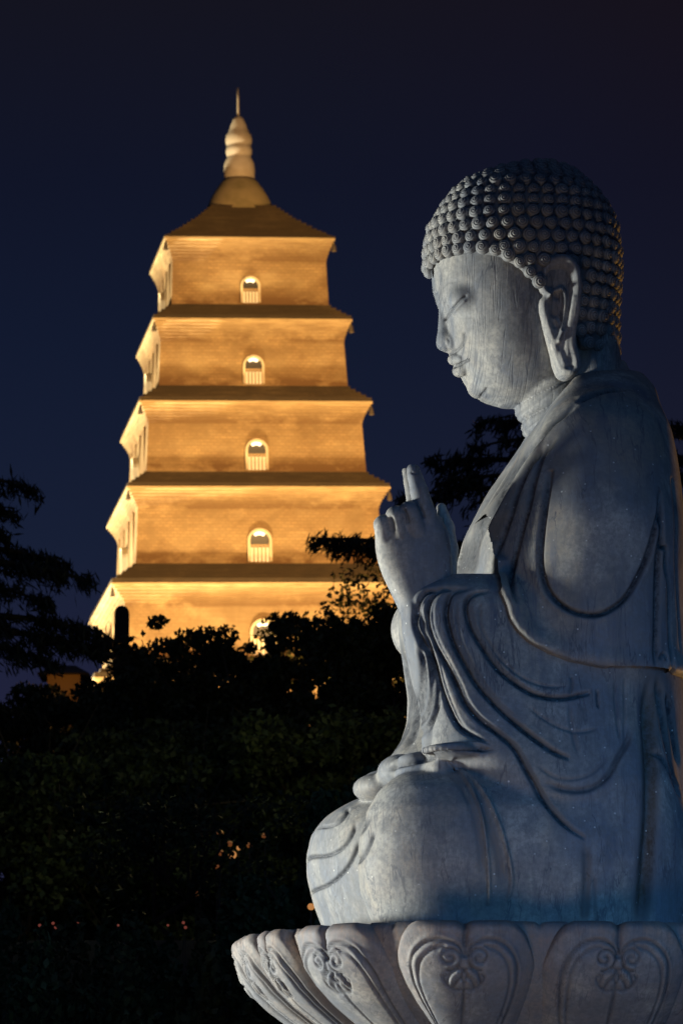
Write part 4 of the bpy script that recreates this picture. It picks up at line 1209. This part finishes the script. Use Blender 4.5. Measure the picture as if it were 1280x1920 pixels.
def broad_tree(name, label, x, y, top, rad, seed, nleaf=9000, leaf=.16, mat=None, group=None, low=.25, cat='tree', flat=.9, trunk_h=None):
    rng = np.random.default_rng(seed)
    z0 = gz(x, y) - .1; H = top - z0
    t = empty(name, (x, y, z0)); tag(t, label, cat, group)
    limbs = []; tips = []
    tr = [(0, 0, 0)]
    th = H * (trunk_h or .45)
    for k in range(1, 5): tr.append((rng.normal() * .06 * k, rng.normal() * .06 * k, th * k / 4))
    limbs.append((tr, np.linspace(.03 * H, .018 * H, 5)))
    nb = 13
    for k in range(nb):
        a = k * 2.4 + rng.uniform(-.4, .4); f = rng.uniform(low, 1)
        e = np.array([math.cos(a) * rad * rng.uniform(.45, .85), math.sin(a) * rad * rng.uniform(.45, .85), H * (low + (.93 - low) * f)])
        e[:2] *= (1 - .55 * f ** 2)
        s = np.array(tr[rng.integers(2, 5)], float)
        mid = (s + e) / 2 + rng.normal(size=3) * .15; mid[2] += .1 * H
        limbs.append(([s, (s + mid) / 2, mid, e], [.013 * H, .010 * H, .007 * H, .003 * H])); tips.append(e)
        for q in range(3):
            e2 = e + rng.normal(size=3) * rad * .32; limbs.append(([mid, (mid + e2) / 2, e2], [.006 * H, .004 * H, .0015 * H])); tips.append(e2)
    V, Q = tubes(limbs, 6); np_mesh('trunk', V, Q, M_BARK, t)
    tips = np.array(tips)
    # leaf clumps of uneven size round the twigs
    nc = len(tips) * 2
    base = np.repeat(tips, 2, 0) + rng.normal(size=(nc, 3)) * rad * .16
    r = rad * rng.uniform(.10, .30, nc)
    pick = rng.choice(nc, nleaf, p=r ** 2 / (r ** 2).sum())
    d = rng.normal(size=(nleaf, 3)); d /= np.linalg.norm(d, axis=1)[:, None]
    C = base[pick] + d * (r[pick] * rng.uniform(.25, 1, nleaf) ** .6)[:, None] * np.array([1, 1, .75])
    C = C[(C[:, 2] > .05 * H) & (C[:, 2] < H * 1.02)]
    V, Q = leaves(C, leaf, rng, .55, .3)
    sh = np.repeat(np.clip(rng.normal(.45, .3, len(C)) + .25 * np.sin(base[pick[:len(C)], 0] * 9), 0, 1), 4)
    np_mesh('crown', V, Q, mat or M_LEAF, t, {'shade': sh}, smooth=False)
    return t
def cedar(label, x, y, top, rad, seed, boughs, trunk_r=.35):
    """cedar with level boughs; boughs: (height z, bearing, length, droop)"""
    rng = np.random.default_rng(seed)
    z0 = gz(x, y) - .1
    t = empty('cedar_tree', (x, y, z0)); tag(t, label, 'tree', 'cedars with hanging boughs')
    H = top - z0
    limbs = [([(0, 0, 0), (.05, 0, H * .33), (-.04, .05, H * .66), (0, 0, H)], [trunk_r, trunk_r * .75, trunk_r * .45, .03])]
    C, D = [], []
    for z, a, ln, dr in boughs:
        s = np.array([0, 0, z - z0]); u = np.array([math.cos(a), math.sin(a), 0])
        q = np.linspace(0, 1, 9)
        P = [s + u * ln * k + np.array([0, 0, ln * (.16 * k - dr * k * k)]) for k in q]
        limbs.append((P, np.linspace(.022 * ln + .02, .008, 9)))
        sd = np.array([-u[1], u[0], 0])
        nt_ = int(ln * 10)
        for j in range(nt_):
            f = rng.uniform(.22, 1.0) ** .8
            p = s + u * ln * f + np.array([0, 0, ln * (.16 * f - dr * f * f)])
            L2 = ln * .34 * (1.12 - f) * rng.uniform(.5, 1.1) + .12
            dv = sd * rng.choice([-1, 1]) * rng.uniform(.3, 1) + u * rng.uniform(.15, .9); dv /= np.linalg.norm(dv)
            hang = rng.uniform(.12, .5)
            Q_ = [p + dv * L2 * g + np.array([0, 0, -hang * L2 * g * g]) for g in (0, .5, 1)]
            limbs.append((Q_, [.012, .008, .004]))
            m_ = int(26 + 42 * L2)
            g = rng.uniform(0, 1, m_)
            pts = p + dv * (L2 * g)[:, None]; pts[:, 2] += -hang * L2 * g * g - rng.exponential(.03, m_)
            pts += rng.normal(size=(m_, 3)) * .035
            C.append(pts); D.append(np.tile(dv * .5 + np.array([0, 0, -.75]), (m_, 1)))
    V, Q = tubes(limbs, 5); np_mesh('trunk', V, Q, M_BARK, t)
    C = np.concatenate(C); D = np.concatenate(D)
    V, Q = leaves(C, .15, rng, .16, 0, D)
    np_mesh('crown', V, Q, M_NEEDLE, t, {'shade': np.repeat(rng.uniform(0, 1, len(C)), 4)}, smooth=False)
def wz(px, py, Y): return at(px, py, Y)
# tree line in front of the pagoda: (px of trunk, row of the top, distance, crown radius in metres)
LINE = [(95, 1290, 58, 1.1, 'low dark broadleaf tree under the hanging cedar boughs'), (195, 1203, 56, 1.0, 'dark rounded tree at the foot of the pagoda, below its left corner'), (300, 1196, 54, 1.3, 'dark rounded tree in front of the pagoda, left of its lowest lit window'),
        (410, 1180, 52, 1.2, 'dark tree with a pointed top just left of the lowest lit pagoda window'), (515, 1182, 57, 1.05, 'low thin tree that half hides the lowest lit pagoda window'), (680, 1150, 50, 1.0, 'airy dark tree right of the lowest pagoda window, beside the raised hand'),
        (790, 1150, 55, 1.7, 'dense dark tree behind the sleeve of the statue'), (905, 1030, 60, 2.2, 'tall dark tree behind the chest of the statue')]
for k, (px_, py_, Y, r, lab) in enumerate(LINE):
    p = at(px_, py_, Y)
    broad_tree('broadleaf_tree', lab, p.x, Y, p.z, r, 30 + k, nleaf=16000 if k == 5 else 26000, leaf=.095, group='trees between the statue and the pagoda')
LOW = [(40, 1440, 42, 1.5, 'dark bushy tree at the left edge below the cedar'), (200, 1400, 44, 1.5, 'dark bushy tree below the left corner of the pagoda'), (360, 1390, 43, 1.4, 'dark bushy tree below the middle of the pagoda'), (510, 1370, 44, 1.4, 'olive bushy tree below the lowest lit window'),
       (650, 1340, 42, 1.4, 'olive green bushy tree left of the hanging sleeve'), (790, 1420, 45, 1.5, 'dark bushy tree hidden behind the sleeve and lap')]
for k, (px_, py_, Y, r, lab) in enumerate(LOW):
    p = at(px_, py_, Y)
    broad_tree('broadleaf_tree', lab, p.x, Y, p.z, r, 60 + k, nleaf=24000, leaf=.085, mat=M_LEAF2, low=.08, group='bushy trees in the dark below the pagoda')
# the small bare-stemmed tree in the garden
p = at(330, 1500, 33)
broad_tree('garden_tree', 'thin many-branched tree with a bare brown stem among the garden lights', p.x, 33, p.z, .95, 91, nleaf=3500, leaf=.06, mat=M_LEAF2, low=.55, trunk_h=.5)

# cedars: left one stands just outside the picture, right one behind the statue
def bough_list(x, Y, rows, seed, extra):
    rng = np.random.default_rng(seed); out = []
    for px_, py_, tip, dr in rows:
        p = at(px_, py_, Y); q = at(tip, py_, Y)
        ln = abs(q.x - p.x); out.append((p.z, (PI if q.x < p.x else 0) + rng.uniform(-.25, .25), ln, dr))
    z0, z1, l0, l1, n = extra
    for k in range(n):
        f = k / (n - 1); out.append((z0 + (z1 - z0) * f, k * 2.4 + rng.uniform(-.3, .3), (l0 + (l1 - l0) * f) * rng.uniform(.8, 1.1), rng.uniform(.18, .32)))
    return out
Y = 46.0
p = at(-190, 700, Y)
rows = [(-190, 890, 78, .26), (-190, 930, 40, .32), (-190, 1030, 120, .24), (-190, 1060, 178, .26), (-190, 1100, 110, .3), (-190, 1165, 190, .22), (-190, 1190, 215, .26), (-190, 1215, 140, .3), (-190, 980, 20, .3)]
cedar('cedar whose dark boughs hang in from the left edge over the night sky', p.x, Y, p.z, 2, 5, bough_list(p.x, Y, rows, 5, (at(-190, 1320, Y).z, at(-190, 860, Y).z, 1.6, .9, 8)), .22)
Y = 52.0
p = at(1070, 745, Y)
rows = [(1070, 795, 890, .14), (1070, 830, 880, .26), (1070, 872, 800, .12), (1070, 900, 830, .2), (1070, 930, 745, .2), (1070, 1052, 582, .06), (1070, 1050, 640, .10), (1070, 1020, 790, .2), (1070, 1060, 800, .16), (1070, 1100, 780, .16),
        (1070, 800, 1285, .2), (1070, 850, 1300, .25), (1070, 890, 1310, .25), (1070, 950, 1340, .25)]
cedar('tall cedar behind the statue with one long bough crossing the pagoda', p.x, Y, p.z, 2, 8, bough_list(p.x, Y, rows, 8, (at(1070, 1200, Y).z, at(1070, 790, Y).z, 1.7, .5, 20)), .24)

# clipped dome of a bush and the low shrubs of the garden bed
def bush(name, label, x, y, rx, ry, h, seed, nleaf, leaf, mat, group=None, cat='bush', base=None):
    rng = np.random.default_rng(seed)
    z0 = (gz(x, y) if base is None else base) - .05
    t = empty(name, (x, y, z0)); tag(t, label, cat, group)
    st = [([(0, 0, 0), (rng.normal() * .05, rng.normal() * .05, h * .4), (rng.normal() * rx * .3, rng.normal() * ry * .3, h * .8)], [.03, .02, .008]) for _ in range(6)]
    V, Q = tubes(st, 5); np_mesh('stem', V, Q, M_BARK, t)
    d = rng.normal(size=(nleaf, 3)); d[:, 2] = np.abs(d[:, 2]); d /= np.linalg.norm(d, axis=1)[:, None]
    lump = 1 + .10 * np.sin(d[:, 0] * 7 + seed) * np.sin(d[:, 1] * 6 + 1.3 * seed) + .08 * np.sin(d[:, 2] * 9 + d[:, 0] * 5) + .05 * np.sin(d[:, 0] * 19 + 2 * d[:, 2])
    r = lump * (1 - rng.exponential(.06, nleaf))
    C = d * r[:, None] * np.array([rx, ry, h])
    V, Q = leaves(C, leaf, rng, .6, 0, d * .6)
    np_mesh('foliage', V, Q, mat, t, {'shade': np.repeat(np.clip(rng.normal(.45, .3, nleaf) + .3 * (lump - 1) * 6, 0, 1), 4)}, smooth=False)
    return t
p = at(720, 1500, 24.5); g0 = gz(p.x, 24.5)
bush('clipped_bush', 'dense dark green clipped bush left of and behind the statue', p.x, 24.5, 1.12, 1.0, p.z - g0, 3, 42000, .05, M_HEDGE)
SH = [(20, 1745, 24.5, .62), (150, 1772, 23.2, .55), (262, 1748, 24.2, .60), (385, 1800, 22.8, .52), (90, 1830, 21.8, .55), (480, 1850, 22.2, .5), (240, 1840, 21.6, .5), (400, 1880, 21.2, .45)]
LB_ = ['grey green shrub at the left edge of the garden bed', 'grey green shrub under the left pair of red lights', 'grey green shrub under the middle red lights', 'dark leafy shrub right of the red lights',
       'leafy shrub at the bottom left of the garden bed', 'leafy shrub just left of the lotus petals', 'leafy shrub at the bottom of the bed below the middle red lights', 'lowest leafy shrub beside the clipped bush']
for k, ((px_, py_, Y, r), lab) in enumerate(zip(SH, LB_)):
    p = at(px_, py_, Y); g0 = gz(p.x, Y)
    bush('garden_shrub', lab, p.x, Y, r, r, max(.5, p.z - g0), 20 + k, 9000, .05, M_LEAF2 if k % 2 else M_HEDGE, 'low shrubs in the garden bed', 'shrub')

# ================================================================== small lights in the garden
def glow2(name, c, e):
    return glow_mat(name, c, e)
M_RED = glow2('red_light', (1.0, .22, .14), .13); M_ORG = glow2('orange_globe', (1.0, .28, .05), .10); M_WHT = glow2('warm_white_globe', (1.0, .42, .12), .45)
M_POST = NT('dark_lamp_post').set((.05, .05, .05), .5)
def ball(r, n=10, sq=1.0):
    V, Q = [], []
    for j in range(1, n):
        a = PI * j / n
        for i in range(n * 2): V.append((r * math.sin(a) * math.cos(PI * i / n), r * math.sin(a) * math.sin(PI * i / n), r * sq * math.cos(a)))
    m_ = 2 * n
    for j in range(n - 2):
        for i in range(m_): Q.append((j * m_ + i, (j + 1) * m_ + i, (j + 1) * m_ + (i + 1) % m_, j * m_ + (i + 1) % m_))
    T = [(len(V), i, (i + 1) % m_) for i in range(m_)] + [(len(V) + 1, (n - 2) * m_ + (i + 1) % m_, (n - 2) * m_ + i) for i in range(m_)]
    V += [(0, 0, r * sq), (0, 0, -r * sq)]
    return np.array(V), np.array(Q), np.array(T)
def small_light(name, label, px_, py_, Y, r, mat, group, sq=1.0):
    r *= 1.2
    p = at(px_, py_, Y); g0 = gz(p.x, Y)
    t = empty(name, (p.x, Y, g0)); tag(t, label, 'lamp', group)
    h = max(.05, p.z - g0)
    V, Q = tubes([([(0, 0, -.1), (0, 0, h * .6), (0, 0, h - r * sq * .8)], [r * .28, r * .24, r * .24])], 8)
    np_mesh('post', V, Q, M_POST, t)
    V, Q, T = ball(r, 8, sq)
    np_mesh('globe', V + np.array([0, 0, h]), Q, mat, t, T=T)
    V, Q = tubes([([(0, 0, h + r * sq * .85), (0, 0, h + r * sq * 1.15)], [r * .7, r * .25])], 8)
    np_mesh('cap', V, Q, M_POST, t)
RED = [(75, 1735, 'small red light low in the bed, leftmost of the row'), (100, 1731, 'upper red light of the left pair'), (105, 1739, 'lower bright red light of the left pair'), (147, 1729, 'faint red light right of the left pair'),
       (222, 1735, 'single red light left of the middle pair'), (250, 1731, 'upper red light of the middle pair'), (255, 1739, 'lower bright red light of the middle pair'), (315, 1735, 'single red light left of the right pair'),
       (344, 1730, 'upper red light of the right pair'), (348, 1739, 'lower bright red light of the right pair')]
for px_, py_, lab in RED:
    small_light('garden_light', lab, px_, py_, 26.5, .0065 if 'faint' in lab or 'single' in lab else .0085, M_RED, 'red lights in a row across the garden bed')
ORG = [(376, 1566, .016, 'dim orange lamp low at the left of the lamp cluster'), (412, 1563, .028, 'orange lamp by the thin tree, upper left of the cluster'), (431, 1582, .022, 'dim orange lamp in the middle of the cluster'),
       (414, 1599, .022, 'orange lamp just below the middle of the cluster'), (436, 1603, .030, 'brightest orange lamp of the cluster beside the bush'), (448, 1590, .018, 'small orange lamp right of the brightest one'), (468, 1585, .022, 'orange lamp touching the edge of the clipped bush'),
       (497, 1568, .026, 'dim orange lamp farthest right above the clipped bush'), (407, 1625, .018, 'small orange lamp below the cluster'), (368, 1676, .020, 'lone orange lamp at the foot of the thin tree')]
for px_, py_, r, lab in ORG:
    small_light('path_lamp', lab, px_, py_, 37.0 if py_ < 1650 else 34, r, M_WHT if 'brightest' in lab else M_ORG, 'orange lamps along the garden path')
small_light('path_lamp', 'bright warm white lamp beside the knee of the statue', 583, 1700, 22.5, .016, M_WHT, 'orange lamps along the garden path')
p = at(600, 1330, 37.5)
lamp('tree_fill_light', 'POINT', (p.x, 37.5, p.z), None, 32, (.95, .80, .34), size=.2)  # added fill for the foliage, belongs to none of the path lamps
p = at(200, 1330, 37.5)
lamp('tree_fill_light', 'POINT', (p.x, 37.5, p.z + .6), None, 20, (.80, .90, .45), size=.2)  # second added fill, brightens the trees on the left
p = at(560, 1215, 55)
lamp('tree_fill_light', 'POINT', (p.x, 58.5, p.z), None, 160, (1.0, .5, .15), size=.05)  # added warm fill behind the treetops, in place of spill from the pagoda

# ------------------------------------------------------------------ lit garden pavilion far left, dark slab before the pagoda
p = at(120, 1272, 130)
gp = empty('garden_pavilion', (p.x, 130, p.z)); tag(gp, 'small pavilion with an orange lit wall glimpsed through the trees at the left', 'pavilion')
M_WALL = NT('ochre_plaster').set((.42, .25, .10), .9); M_TILE = NT('dark_roof_tiles').set((.05, .05, .055), .8)
V, Q = [], []; box_m(V, Q, -.5, .5, 0, 1.6, -7, .12); np_mesh('wall', V, np.array(Q), M_WALL, gp, smooth=False)
V = [(-.8, -.4, .122), (.8, -.4, .122), (.8, 2.0, .122), (-.8, 2.0, .122), (-.3, .8, .5), (.3, .8, .5)]
np_mesh('roof', V, np.array([(0, 3, 2, 1), (0, 1, 5, 4), (2, 3, 4, 5)]), M_TILE, gp, T=np.array([(1, 2, 5), (3, 0, 4)]), smooth=False)
lamp('pavilion_lamp', 'POINT', (p.x, 128.4, p.z - .2), None, 18, (1.0, .5, .12), size=.1)
p = at(229, 1136, 120)
V, Q = [], []
pts = arch_pts(.21, 1.0, 8)
q = [(x, y + 0) for x, y in pts]
n = len(q)
hh = p.z - gz(p.x, 120)
q = [(x, y - 1.0 if y > 0 else -hh - .2) for x, y in q]
V = [(x, -.12, y) for x, y in q] + [(x, .12, y) for x, y in q]
Qd = [(i, n + i, n + (i + 1) % n, (i + 1) % n) for i in range(n)]
V += [(0, -.12, -.4), (0, .12, -.4)]
T = [(2 * n, i, (i + 1) % n) for i in range(n)] + [(2 * n + 1, n + (i + 1) % n, n + i) for i in range(n)]
sl_ = np_mesh('dark_slab', V, np.array(Qd), NT('slab_brown').set((.05, .035, .025), .8), None, T=np.array(T), smooth=False)
sl_.location = (p.x, 120, p.z)
tag(sl_, 'dark upright slab standing before the left corner of the pagoda', 'tablet')
